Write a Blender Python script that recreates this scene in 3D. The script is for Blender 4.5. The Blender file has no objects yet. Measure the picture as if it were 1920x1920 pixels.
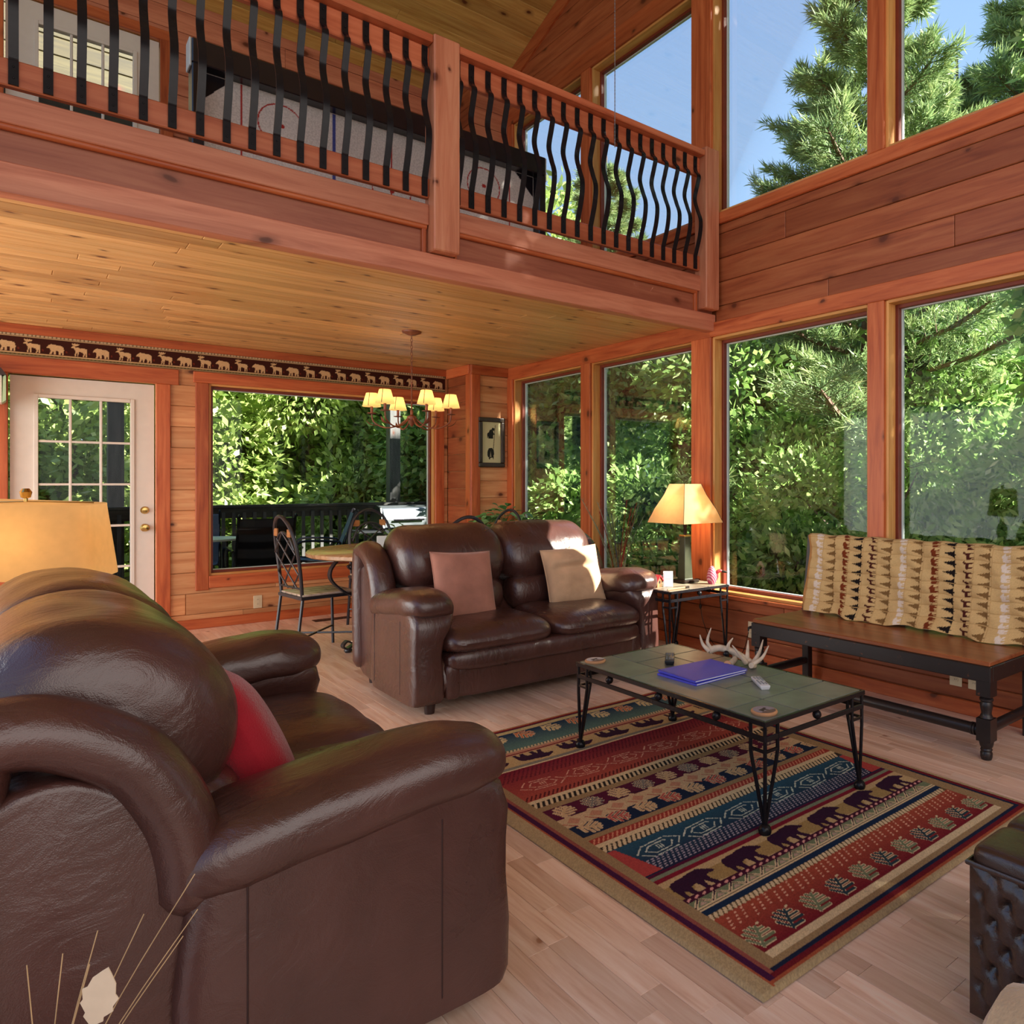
import bpy, bmesh, math, random
import numpy as np
from mathutils import Vector, Matrix, Euler
random.seed(7); RNG = np.random.default_rng(7)
PI = math.pi
SC = bpy.context.scene
COL = SC.collection

# ------------------------------------------------------------------ camera, world, sun, exposure
cam_d = bpy.data.cameras.new('camera'); cam = bpy.data.objects.new('camera', cam_d); COL.objects.link(cam)
SC.camera = cam
FX, FY = 0.66212, 0.74940                       # forward direction in plan
cam.location = (0, 0, 1.25)
cam.rotation_euler = (PI/2, 0, -math.atan2(FX, FY))
cam_d.sensor_width = 36; cam_d.lens = 36*1369.5/1920
cam_d.shift_x = (960-1250)/1920; cam_d.shift_y = (907-960)/1920
cam_d.clip_start = .02; cam_d.clip_end = 500

SC.view_settings.view_transform = 'Standard'
try: SC.view_settings.look = 'None'
except Exception: pass
SC.view_settings.gamma = 1; SC.view_settings.use_curve_mapping = False
SC.view_settings.exposure = 0.35
SC.cycles.use_denoising = True
SC.cycles.max_bounces = 8; SC.cycles.diffuse_bounces = 5; SC.cycles.transparent_max_bounces = 24
SC.cycles.sample_clamp_indirect = 6
SC.cycles.caustics_reflective = False; SC.cycles.caustics_refractive = False

W = bpy.data.worlds.new('sky'); SC.world = W; W.use_nodes = True
nt = W.node_tree; nt.nodes.clear()
out = nt.nodes.new('ShaderNodeOutputWorld'); bg = nt.nodes.new('ShaderNodeBackground')
tc = nt.nodes.new('ShaderNodeTexCoord'); sx = nt.nodes.new('ShaderNodeSeparateXYZ'); rp = nt.nodes.new('ShaderNodeValToRGB')
nt.links.new(tc.outputs['Generated'], sx.inputs[0]); nt.links.new(sx.outputs['Z'], rp.inputs[0])
rp.color_ramp.elements[0].position = 0.0; rp.color_ramp.elements[0].color = (.72, .82, .95, 1)
rp.color_ramp.elements[1].position = 1.0; rp.color_ramp.elements[1].color = (.20, .36, .80, 1)
e = rp.color_ramp.elements.new(.35); e.color = (.40, .60, .93, 1)
nt.links.new(rp.outputs[0], bg.inputs[0]); nt.links.new(bg.outputs[0], out.inputs[0])
bg.inputs[1].default_value = 1.0

SUN_EL = math.radians(33); SUN_H = Vector((-.568, .823, 0)).normalized()
SUN_DIR = Vector((SUN_H.x*math.cos(SUN_EL), SUN_H.y*math.cos(SUN_EL), -math.sin(SUN_EL)))
sd = bpy.data.lights.new('sun', 'SUN'); sd.energy = 26.0; sd.angle = math.radians(.6); sd.color = (1, .93, .82)
so = bpy.data.objects.new('sun', sd); COL.objects.link(so)
so.rotation_euler = SUN_DIR.to_track_quat('-Z', 'Y').to_euler(); so.location = (10, -10, 20)

def area(name, loc, rot, sx, sy, power, col):
    d = bpy.data.lights.new(name, 'AREA'); d.shape = 'RECTANGLE'; d.size = sx; d.size_y = sy; d.energy = power; d.color = col
    o = bpy.data.objects.new(name, d); COL.objects.link(o); o.location = loc; o.rotation_euler = rot; return o
# fill lights added on the unseen left and front sides to brighten the room
area('fill_left', (-2.55, 5.3, 1.25), (0, -PI/2, 0), 2.2, 4.0, 105, (1, .95, .88))
area('fill_front', (.6, -2.1, 2.6), (PI/2, 0, 0), 5.6, 4.2, 125, (1, .95, .90))

# ------------------------------------------------------------------ helpers
def tag(o, label=None, cat=None, group=None, kind=None):
    if label: o['label'] = label
    if cat: o['category'] = cat
    if group: o['group'] = group
    if kind: o['kind'] = kind
    return o

def link(o, parent=None):
    COL.objects.link(o)
    if parent is not None: o.parent = parent
    return o

def thing(name, label, cat, loc=(0, 0, 0), rz=0, group=None, kind=None):
    o = bpy.data.objects.new(name, None); COL.objects.link(o)
    o.empty_display_size = .05
    o.location = loc; o.rotation_euler = (0, 0, rz)
    return tag(o, label, cat, group, kind)

def copy_tree(o, parent=None):
    c = o.copy(); COL.objects.link(c)
    if parent is not None: c.parent = parent
    for ch in list(o.children): copy_tree(ch, c)
    return c

class MB:
    """collects vertices and faces of one mesh"""
    def __init__(s): s.v = []; s.f = []; s.m = []
    def add(s, vs, fs, mi=0):
        n = len(s.v); s.v += [tuple(p) for p in vs]; s.f += [tuple(i+n for i in f) for f in fs]; s.m += [mi]*len(fs); return s
    def box(s, x0, x1, y0, y1, z0, z1, mi=0):
        if x0 > x1: x0, x1 = x1, x0
        if y0 > y1: y0, y1 = y1, y0
        if z0 > z1: z0, z1 = z1, z0
        return s.add([(x0,y0,z0),(x1,y0,z0),(x1,y1,z0),(x0,y1,z0),(x0,y0,z1),(x1,y0,z1),(x1,y1,z1),(x0,y1,z1)],
              [(0,3,2,1),(4,5,6,7),(0,1,5,4),(1,2,6,5),(2,3,7,6),(3,0,4,7)], mi)
    def prism(s, poly, a0, a1, axis='y', mi=0):
        """polygon in the other two axes (in x,y,z order) extruded along axis"""
        n = len(poly)
        def P(p, a): return {'x': (a, p[0], p[1]), 'y': (p[0], a, p[1]), 'z': (p[0], p[1], a)}[axis]
        vs = [P(p, a0) for p in poly]+[P(p, a1) for p in poly]
        fs = [tuple(range(n))[::-1], tuple(range(n, 2*n))]+[(i, (i+1) % n, n+(i+1) % n, n+i) for i in range(n)]
        return s.add(vs, fs, mi)
    def tube(s, pts, r, seg=8, closed=False, mi=0, squash=None):
        pts = [Vector(p) for p in pts]; n = len(pts); vs = []; fs = []
        rr = r if isinstance(r, (list, tuple)) else [r]*n
        up = None
        for i in range(n):
            a = pts[(i-1) % n] if (closed or i > 0) else pts[i]; b = pts[(i+1) % n] if (closed or i < n-1) else pts[i]
            t = (b-a); t = t.normalized() if t.length > 1e-9 else Vector((0, 0, 1))
            if up is None:
                up = Vector((0, 0, 1)) if abs(t.z) < .9 else Vector((1, 0, 0))
            u = (up - t*up.dot(t))
            if u.length < 1e-6: u = t.orthogonal()
            u.normalize(); w = t.cross(u); up = u
            for k in range(seg):
                an = 2*PI*k/seg+PI/seg
                vs.append(pts[i]+u*(math.cos(an)*rr[i]*(squash or 1))+w*(math.sin(an)*rr[i]))
        m = n if closed else n-1
        for i in range(m):
            j = (i+1) % n
            for k in range(seg):
                fs.append((i*seg+k, i*seg+(k+1) % seg, j*seg+(k+1) % seg, j*seg+k))
        if not closed:
            fs.append(tuple(range(seg))[::-1]); fs.append(tuple((n-1)*seg+k for k in range(seg)))
        return s.add(vs, fs, mi)
    def lathe(s, prof, seg=20, c=(0, 0, 0), mi=0, sx=1, sy=1):
        vs = []; fs = []; n = len(prof)
        for r, z in prof:
            for k in range(seg):
                a = 2*PI*k/seg; vs.append((c[0]+sx*r*math.cos(a), c[1]+sy*r*math.sin(a), c[2]+z))
        for i in range(n-1):
            for k in range(seg): fs.append((i*seg+k, i*seg+(k+1) % seg, (i+1)*seg+(k+1) % seg, (i+1)*seg+k))
        fs.append(tuple(range(seg))[::-1]); fs.append(tuple((n-1)*seg+k for k in range(seg)))
        return s.add(vs, fs, mi)
    def ball(s, c, r, seg=12, rings=8, mi=0, sc=(1, 1, 1)):
        vs = []; fs = []
        for i in range(1, rings):
            t = PI*i/rings
            for k in range(seg):
                a = 2*PI*k/seg; vs.append((c[0]+r*sc[0]*math.sin(t)*math.cos(a), c[1]+r*sc[1]*math.sin(t)*math.sin(a), c[2]-r*sc[2]*math.cos(t)))
        for i in range(rings-2):
            for k in range(seg): fs.append((i*seg+k, i*seg+(k+1) % seg, (i+1)*seg+(k+1) % seg, (i+1)*seg+k))
        b = len(vs); vs.append((c[0], c[1], c[2]-r*sc[2])); vs.append((c[0], c[1], c[2]+r*sc[2])); L = (rings-2)*seg
        for k in range(seg): fs.append((b, (k+1) % seg, k)); fs.append((b+1, L+k, L+(k+1) % seg))
        return s.add(vs, fs, mi)
    def loft(s, rings, cap=True, mi=0, closed=True):
        n = len(rings[0]); vs = [p for r in rings for p in r]; fs = []
        for i in range(len(rings)-1):
            for k in range(n if closed else n-1): fs.append((i*n+k, i*n+(k+1) % n, (i+1)*n+(k+1) % n, (i+1)*n+k))
        if cap:
            fs.append(tuple(range(n))[::-1]); fs.append(tuple((len(rings)-1)*n+k for k in range(n)))
        return s.add(vs, fs, mi)
    def mesh(s, name, smooth=False, bevel=0, bseg=2, angle=40):
        me = bpy.data.meshes.new(name); me.from_pydata(s.v, [], s.f)
        if any(s.m): me.polygons.foreach_set('material_index', s.m)
        bm = bmesh.new(); bm.from_mesh(me)
        bmesh.ops.recalc_face_normals(bm, faces=bm.faces[:])
        if bevel:
            ed = [e for e in bm.edges if len(e.link_faces) == 2 and e.calc_face_angle(0) > math.radians(30)]
            bmesh.ops.bevel(bm, geom=ed, offset=bevel, segments=bseg, affect='EDGES', profile=.5, clamp_overlap=True)
        if smooth:
            for f in bm.faces: f.smooth = True
            for e in bm.edges:
                if len(e.link_faces) == 2 and e.calc_face_angle(0) > math.radians(angle): e.smooth = False
        bm.to_mesh(me); bm.free(); return me
    def build(s, name, mat, parent=None, smooth=False, bevel=0, bseg=2, loc=None, rot=None, angle=40):
        me = s.mesh(name, smooth, bevel, bseg, angle)
        for m in (mat if isinstance(mat, (list, tuple)) else [mat]): me.materials.append(m)
        o = bpy.data.objects.new(name, me); link(o, parent)
        if loc is not None: o.location = loc
        if rot is not None: o.rotation_euler = rot
        return o
def struct(name, o): o.name = name; o['kind'] = 'structure'; return o
def bx(name, mat, x0, x1, y0, y1, z0, z1, parent=None, bevel=.003, **k): return MB().box(x0, x1, y0, y1, z0, z1).build(name, mat, parent, bevel=bevel, bseg=1, **k)
def centre(o, c):
    """moves a mesh object's origin to c (object has no rotation)"""
    c = Vector(c); o.data.transform(Matrix.Translation(-c)); o.location = Vector(o.location)+c; return o
def catmull(pts, n=8):
    P = [Vector(p) for p in pts]; out = []
    for i in range(len(P)-1):
        p0 = P[max(i-1, 0)]; p1 = P[i]; p2 = P[i+1]; p3 = P[min(i+2, len(P)-1)]
        for k in range(n):
            t = k/n; out.append(.5*((2*p1)+(-p0+p2)*t+(2*p0-5*p1+4*p2-p3)*t*t+(-p0+3*p1-3*p2+p3)*t**3))
    out.append(P[-1]); return out

# ------------------------------------------------------------------ materials
class NT:
    def __init__(s, name):
        s.mat = bpy.data.materials.new(name); s.mat.use_nodes = True; s.t = s.mat.node_tree; s.t.nodes.clear()
        s.out = s.n('ShaderNodeOutputMaterial')
    def n(s, t, **k):
        nd = s.t.nodes.new(t)
        for a, b in k.items():
            if a.startswith('i_'):
                key = a[2:]; key = int(key) if key.isdigit() else key.replace('_', ' ')
                nd.inputs[key].default_value = b
            else: setattr(nd, a, b)
        return nd
    def l(s, a, b): s.t.links.new(a, b)
    def ramp(s, fac, stops, interp='LINEAR'):
        r = s.n('ShaderNodeValToRGB'); cr = r.color_ramp; cr.interpolation = interp
        while len(cr.elements) > 1: cr.elements.remove(cr.elements[0])
        cr.elements[0].position = stops[0][0]; cr.elements[0].color = (*stops[0][1], 1) if len(stops[0][1]) == 3 else stops[0][1]
        for p, c in stops[1:]:
            e = cr.elements.new(p); e.color = (*c, 1) if len(c) == 3 else c
        s.l(fac, r.inputs[0]); return r.outputs[0]
    def math(s, op, a, b=None, c=None):
        m = s.n('ShaderNodeMath', operation=op)
        for i, x in enumerate((a, b, c)):
            if x is None: continue
            if isinstance(x, (int, float)): m.inputs[i].default_value = x
            else: s.l(x, m.inputs[i])
        return m.outputs[0]
    def mix(s, fac, a, b, mode='MIX'):
        m = s.n('ShaderNodeMix', data_type='RGBA', blend_type=mode)
        for i, x in ((0, fac), (6, a), (7, b)):
            if isinstance(x, (int, float)): m.inputs[i].default_value = x
            elif isinstance(x, tuple): m.inputs[i].default_value = (*x, 1) if len(x) == 3 else x
            else: s.l(x, m.inputs[i])
        return m.outputs[2]
    def bsdf(s, color, rough=.5, normal=None, **k):
        b = s.n('ShaderNodeBsdfPrincipled')
        for key, x in (('Base Color', color), ('Roughness', rough)):
            if isinstance(x, tuple): b.inputs[key].default_value = (*x, 1) if len(x) == 3 else x
            elif isinstance(x, (int, float)): b.inputs[key].default_value = x
            else: s.l(x, b.inputs[key])
        if normal is not None: s.l(normal, b.inputs['Normal'])
        for a, v in k.items():
            key = a.replace('_', ' ')
            if isinstance(v, (int, float)): b.inputs[key].default_value = v
            elif isinstance(v, tuple): b.inputs[key].default_value = (*v, 1)
            else: s.l(v, b.inputs[key])
        s.l(b.outputs[0], s.out.inputs[0]); return b
    def bump(s, h, strength=.3, dist=.01):
        b = s.n('ShaderNodeBump'); b.inputs['Strength'].default_value = strength; b.inputs['Distance'].default_value = dist
        s.l(h, b.inputs['Height']); return b.outputs[0]

def plain(name, col, rough=.5, var=.12, scale=14, bump=0, **k):
    m = NT(name); tcn = m.n('ShaderNodeTexCoord')
    nz = m.n('ShaderNodeTexNoise'); nz.inputs['Scale'].default_value = scale; nz.inputs['Detail'].default_value = 5
    m.l(tcn.outputs['Object'], nz.inputs['Vector'])
    c = m.ramp(nz.outputs[0], [(.3, tuple(x*(1-var) for x in col)), (.7, tuple(min(1, x*(1+var)) for x in col))])
    nrm = m.bump(nz.outputs[0], bump, .004) if bump else None
    m.bsdf(c, rough, nrm, **k); return m.mat

def wood(name, c1, c2, c3, axis='x', rough=.42, knots=.5, ks=2.6, knotcol=(.10, .022, .008), var=.22, gs=1.0, spec=.4, tone_attr=False, plane='v'):
    """c1 light, c2 mid, c3 grain dark; grain runs along axis; every object gets its own offset and tone"""
    m = NT(name); tcn = m.n('ShaderNodeTexCoord'); oi = m.n('ShaderNodeObjectInfo')
    rand = oi.outputs['Random']
    if tone_attr:
        at = m.n('ShaderNodeAttribute'); at.attribute_name = 'tone'; rand = m.math('FRACT', m.math('ADD', rand, at.outputs['Fac']))
    off = m.n('ShaderNodeVectorMath', operation='SCALE'); off.inputs[0].default_value = (31, 17, 23); m.l(rand, off.inputs['Scale'])
    ad = m.n('ShaderNodeVectorMath', operation='ADD'); m.l(tcn.outputs['Object'], ad.inputs[0]); m.l(off.outputs[0], ad.inputs[1])
    st = {'x': (.07, 1, 1), 'y': (1, .07, 1), 'z': (1, 1, .07)}[axis]
    mp = m.n('ShaderNodeMapping'); mp.inputs['Scale'].default_value = st; m.l(ad.outputs[0], mp.inputs[0])
    n1 = m.n('ShaderNodeTexNoise'); n1.inputs['Scale'].default_value = 26*gs; n1.inputs['Detail'].default_value = 7; n1.inputs['Roughness'].default_value = .6; n1.inputs['Distortion'].default_value = .6
    m.l(mp.outputs[0], n1.inputs['Vector'])
    n2 = m.n('ShaderNodeTexNoise'); n2.inputs['Scale'].default_value = 3.2; n2.inputs['Detail'].default_value = 3; m.l(mp.outputs[0], n2.inputs['Vector'])
    col = m.ramp(n1.outputs[0], [(.30, c3), (.47, c2), (.66, c1)])
    tone = m.ramp(n2.outputs[0], [(.3, (1-var,)*3), (.7, (1+var*.5, 1+var*.4, 1+var*.3))])
    col = m.mix(1.0, col, tone, 'MULTIPLY')
    rnd = m.ramp(rand, [(0, (1-var, 1-var*1.15, 1-var*1.3)), (.5, (1, 1, 1)), (1, (1+var*.5, 1+var*.6, 1+var*.7))])
    col = m.mix(1.0, col, rnd, 'MULTIPLY')
    if knots > 0:
        sxyz = m.n('ShaderNodeSeparateXYZ'); m.l(ad.outputs[0], sxyz.inputs[0]); cx_ = m.n('ShaderNodeCombineXYZ')
        if plane == 'h': pa, pb = sxyz.outputs[0], sxyz.outputs[1]
        else: pa, pb = m.math('ADD', sxyz.outputs[0], sxyz.outputs[1]), sxyz.outputs[2]
        al, bl = ((.62, 1) if (axis == 'x' or (axis == 'y' and plane == 'v')) else (1, .62))
        m.l(m.math('MULTIPLY', pa, al), cx_.inputs[0]); m.l(m.math('MULTIPLY', pb, bl), cx_.inputs[1])
        nd = m.n('ShaderNodeTexNoise'); nd.inputs['Scale'].default_value = 14; m.l(cx_.outputs[0], nd.inputs['Vector'])
        vd = m.n('ShaderNodeVectorMath', operation='SCALE'); vd.inputs['Scale'].default_value = .035; m.l(nd.outputs['Color'], vd.inputs[0])
        va = m.n('ShaderNodeVectorMath', operation='ADD'); m.l(cx_.outputs[0], va.inputs[0]); m.l(vd.outputs[0], va.inputs[1])
        vo = m.n('ShaderNodeTexVoronoi'); vo.inputs['Scale'].default_value = ks*1.25; vo.voronoi_dimensions = '2D'; m.l(va.outputs[0], vo.inputs['Vector'])
        sp = m.n('ShaderNodeSeparateColor'); m.l(vo.outputs['Color'], sp.inputs[0])
        keep = m.math('GREATER_THAN', knots, sp.outputs[0])
        d = m.math('DIVIDE', vo.outputs['Distance'], m.math('ADD', .45, sp.outputs[1]))
        k = m.ramp(d, [(.0, (1, 1, 1)), (.040, (.9,)*3), (.062, (.42,)*3), (.14, (.0,)*3)])
        k = m.math('MULTIPLY', k, keep)
        col = m.mix(k, col, knotcol)
    nrm = m.bump(n1.outputs[0], .08, .003)
    m.bsdf(col, rough, nrm, Specular_IOR_Level=spec); return m.mat

def L(r, g, b):
    """8-bit sRGB to linear"""
    def f(x): x /= 255; return x/12.92 if x <= .04045 else ((x+.055)/1.055)**2.4
    return (f(r), f(g), f(b))

M = {}
for ax in 'xyz':
    M['trim_'+ax] = wood('trim_pine_'+ax, L(202,112,66), L(186,94,52), L(156,70,38), ax, knots=.3, ks=3.2)
    M['panel_'+ax] = wood('panel_pine_'+ax, L(224,168,118), L(214,150,100), L(196,126,78), ax, knots=.45, ks=3.0)
M['band_y'] = wood('band_pine', L(172,100,62), L(158,84,50), L(134,66,38), 'y', knots=.85, ks=2.3)
M['jamb_z'] = wood('jamb_pine_z', L(228,172,104), L(216,154,86), L(200,130,70), 'z', knots=.15, ks=3)
M['jamb_y'] = wood('jamb_pine_y', L(228,172,104), L(216,154,86), L(200,130,70), 'y', knots=.15, ks=3)
M['jamb_x'] = wood('jamb_pine_x', L(228,172,104), L(216,154,86), L(200,130,70), 'x', knots=.15, ks=3)
M['ceil_x'] = wood('ceiling_pine', L(230,188,128), L(218,172,110), L(200,148,90), 'x', knots=.6, ks=3.6, knotcol=(.12, .035, .012), plane='h')
M['roof_x'] = wood('roof_pine', L(216,176,104), L(202,158,88), L(182,134,68), 'x', knots=.5, ks=2.4, plane='h')
M['fascia_x'] = wood('fascia_pine', L(200,130,100), L(186,114,86), L(166,94,68), 'x', knots=.35, ks=3.2)
M['fpanel_x'] = wood('fascia_panel_pine', L(178,110,82), L(164,94,70), L(146,80,58), 'x', knots=.2, ks=3)
M['post_z'] = wood('post_pine', L(210,142,108), L(198,124,92), L(180,106,76), 'z', knots=.5, ks=4)
M['rail_x'] = wood('rail_pine', L(200,116,80), L(186,100,66), L(164,80,50), 'x', knots=.3, ks=3.2)
M['floor_y'] = wood('floor_laminate', L(250,222,202), L(238,202,178), L(218,174,148), 'y', rough=.30, knots=.10, ks=5, knotcol=(.35, .16, .09), plane='h', var=.13, gs=1.3, spec=.5, tone_attr=True)
M['white'] = plain('painted_white', L(222,214,204), .45, .03)
M['white2'] = plain('vinyl_white', L(206,214,212), .4, .03)
M['black_iron'] = plain('black_iron', (.010, .009, .011), .24, .2, 30, .05, Specular_IOR_Level=.22)
M['iron_blue'] = plain('dark_wrought_iron', (.018, .018, .024), .35, .2, 40, .08, Specular_IOR_Level=.6)
M['brass'] = plain('brass', (.62, .42, .14), .22, .08, 20, 0, Metallic=1.0)
M['dark_red_trim'] = plain('red_brown_sash', L(120,48,30), .45, .1)
def glass_mat():
    m = NT('window_glass'); fr = m.n('ShaderNodeFresnel'); fr.inputs['IOR'].default_value = 1.35
    gl = m.n('ShaderNodeBsdfGlossy'); gl.inputs['Roughness'].default_value = .02; gl.inputs['Color'].default_value = (.9, .95, 1, 1)
    tr = m.n('ShaderNodeBsdfTransparent'); tr.inputs['Color'].default_value = (.96, .985, .975, 1)
    mx = m.n('ShaderNodeMixShader'); m.l(m.math('MULTIPLY', fr.outputs[0], .35), mx.inputs[0]); m.l(tr.outputs[0], mx.inputs[1]); m.l(gl.outputs[0], mx.inputs[2])
    m.l(mx.outputs[0], m.out.inputs[0]); return m.mat
M['glass'] = glass_mat()

# ================================================================== THE ROOM
XW, YB, YP, XP = 3.84, 7.39, 6.85, 3.41        # window wall, door wall, short wall beside the corner, its edge
XL, YF = -2.6, -2.2
ZC, ZL = 2.456, 2.75                            # ceiling under the loft, loft floor
def roof_z(y): return 5.36+.3333*(YB-y) if y > 1.8 else 7.223-.3333*(1.8-y)

def cut(a0, a1, z0, z1, holes):
    """pieces of the strip a0..a1 x z0..z1 outside the holes: runs of (a0, a1, z0, z1) boxes"""
    xs = sorted({a0, a1, *[min(max(h[0], a0), a1) for h in holes], *[min(max(h[1], a0), a1) for h in holes]})
    runs = []; cur = []
    for p, q in zip(xs, xs[1:]):
        if q-p < 1e-5: continue
        lo, hi = z0, z1
        for h in holes:
            if h[0] < (p+q)/2 < h[1]:
                if h[2] <= lo+1e-6 and h[3] >= hi-1e-6: lo = hi
                elif h[2] <= lo < h[3]: lo = h[3]
                elif h[2] < hi <= h[3]: hi = h[2]
        if hi-lo > .012: cur.append((p, q, lo, hi))
        elif cur: runs.append(cur); cur = []
    if cur: runs.append(cur)
    return runs

def wall_boxes(mb, axis, f0, f1, a0, a1, z0, z1, holes):
    zs = sorted({z0, z1, *[min(max(h[2], z0), z1) for h in holes], *[min(max(h[3], z0), z1) for h in holes]})
    for p, q in zip(zs, zs[1:]):
        if q-p < 1e-5: continue
        for run in cut(a0, a1, p, q, holes):
            x0, x1 = run[0][0], run[-1][1]
            if axis == 'y': mb.box(x0, x1, f0, f1, p, q)
            else: mb.box(f0, f1, x0, x1, p, q)

def planks(parent, mat, axis, face, into, a0, a1, zs, holes=(), gap=.004, lens=None, th=.016, bevel=.004):
    """horizontal boards on a wall; axis is the wall's normal, into the direction behind it"""
    n = 0
    for z0, z1 in zip(zs, zs[1:]):
        ends = [a0]
        if lens:
            x = a0+random.uniform(.4, 1)*lens
            while x < a1-.5: ends.append(x); x += random.uniform(.75, 1.25)*lens
        ends.append(a1)
        for p, q in zip(ends, ends[1:]):
            for run in cut(p, q, z0+gap/2, z1-gap/2, holes):
                mb = MB()
                for (x0, x1, c, d) in run:
                    e0 = gap*.3 if x0 == p else 0; e1 = gap*.3 if x1 == q else 0
                    if axis == 'y': mb.box(x0+e0, x1-e1, face, face+into*th, c, d)
                    else: mb.box(face, face+into*th, x0+e0, x1-e1, c, d)
                o = mb.build('plank', mat, parent, bevel=bevel if len(run) == 1 else 0, bseg=1); n += 1
    return n

# ---- floor
fl = struct('floor', bx('floor', M['floor_y'], XL, XW+.12, YF, YB+.14, -.06, -.008, bevel=0))
RUG = (1.475, 3.05, .93, 3.05)
pieces = []
for i in range(int((XW-XL)/.0655)+1):
    x0 = XL+i*.0655; x1 = min(x0+.0655, XW+.02); y = YF-random.uniform(0, .4)
    while y < YB:
        ln = random.choice((.31, .38, .46, .54)); pieces.append((x0, x1, max(y, YF), min(y+ln, YB))); y += ln
def pdist(p):
    x, y = (p[0]+p[1])/2, (p[2]+p[3])/2; f = x*FX+y*FY
    if f < .9: return 99
    u = 1250+1369.5*(x*FY-y*FX)/f; v = 907+1369.5*1.25/f
    if not (-40 < u < 1960 and v < 1990): return 99
    if RUG[0]-.05 < x < RUG[1] and RUG[2] < y < RUG[3]: return 90
    if -.1 < x < .86 and 1.5 < y < 3.4: return 90
    if 1.6 < x < 3.2 and 3.8 < y < 4.7: return 90
    return f
pieces.sort(key=pdist)
meshes = {}
def plank_mesh(w, l):
    k = (round(w, 3), round(l, 2))
    if k not in meshes:
        me = MB().box(-w/2+.0004, w/2-.0004, -l/2+.0004, l/2-.0004, -.010, 0).mesh('plank', bevel=.0006, bseg=1); me.materials.append(M['floor_y']); meshes[k] = me
    return meshes[k]
for p in pieces[:298]:
    o = bpy.data.objects.new('plank', plank_mesh(p[1]-p[0], p[3]-p[2])); link(o, fl); o.location = ((p[0]+p[1])/2, (p[2]+p[3])/2, 0)
mb = MB()
for p in pieces[298:]:
    if p[3]-p[2] > .01: mb.box(p[0]+.0004, p[1]-.0004, p[2]+.0004, p[3]-.0004, -.010, 0)
o = mb.build('plank_field', M['floor_y'], fl); o['kind'] = 'stuff'
tone = o.data.attributes.new('tone', 'FLOAT', 'FACE'); tone.data.foreach_set('value', np.repeat(RNG.random(len(o.data.polygons)//6), 6).astype(np.float32))

# ---- openings
DOOR = (-.075, .84, -.1, 2.085)
PICW = (1.219, 3.266, .452, 2.12)
LDOOR = (-.10, .875, ZL-.02, 4.965)
SIDE = [(5.506, 6.74), (4.04, 5.36), (2.496, 3.83), (1.05, 2.385), (-.49, .84), (-1.95, -.61)]     # y ranges of the window bays
Z0, Z1, Z2, Z3 = .448, 2.335, 3.235, 4.985
low_h = [(a, b, Z0, Z1) for a, b in SIDE]; up_h = [(a, b, Z2, Z3) for a, b in SIDE]

# ---- door wall (back)
mb = MB(); wall_boxes(mb, 'y', YB+.016, YB+.14, XL, XP, 0, 5.5, [DOOR, PICW, LDOOR])
mb.box(XL, XL-.3, YB+.016, YB+.14, 0, 5.5)
wb = struct('wall_back', mb.build('wall_back', M['panel_x']))
zs = [.0, .128-.0]+[.128+.1785*k for k in range(1, 14)]
planks(wb, M['panel_x'], 'y', YB, 1, XL, XP, zs, [DOOR, PICW], lens=2.6)
zs = [ZL+.18*k for k in range(16)]
planks(wb, M['fascia_x'], 'y', YB, 1, XL, XP, zs, [LDOOR], lens=2.9)
# short wall with the picture and its return
mb = MB(); mb.box(XP+.016, XW+.12, YP+.016, YP+.14, 0, 5.6); mb.box(XP+.016, XP+.13, YP+.13, YB+.14, 0, 5.5)
wc = struct('wall_corner', mb.build('wall_corner', M['panel_x']))
zs = [.0, .05, .225, .405, .58, .755, .93, 1.105, 1.28, 1.42, 1.585, 1.752, 1.919, 2.086, 2.254, 2.36]
planks(wc, M['panel_x'], 'y', YP, 1, XP+.09, XW, zs)
planks(wc, M['band_y'], 'x', XP, 1, YP+.02, YB, [.0]+[.128+.1785*k for k in range(0, 14)])
zs = [ZL+.18*k for k in range(16)]
planks(wc, M['fascia_x'], 'y', YP, 1, XP, XW, zs)
planks(wc, M['band_y'], 'x', XP, 1, YP+.02, YB, zs)

# ---- window wall (right)
mb = MB(); wall_boxes(mb, 'x', XW+.016, XW+.14, YF, YP+.1, 0, 5.2, low_h+up_h)
mb.prism([(YF, 5.2), (YP+.1, 5.2), (YP+.1, roof_z(YP+.1)+.05), (1.8, 7.27), (YF, roof_z(YF)+.05)], XW+.016, XW+.14, 'x')
ww = struct('wall_right', mb.build('wall_right', M['band_y']))
planks(ww, M['band_y'], 'x', XW, 1, YF, YP, [.078, .169, .341, .415], lens=2.2)
planks(ww, M['band_y'], 'x', XW, 1, YF, 3.8, [2.43, 2.554, 2.729, 2.901, 3.082, 3.15], lens=3.4)
planks(ww, M['band_y'], 'x', XW, 1, 3.8, YP, [2.729, 2.901, 3.082, 3.15])
for k in range(12):                                # boards of the gable above the windows
    a = 5.15+k*.18; 
    ye = YB-(a+.18-5.36)/.3333
    if ye > 2: planks(ww, M['band_y'], 'x', XW, 1, YF, min(YP, ye+.5), [a, a+.18])

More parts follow.
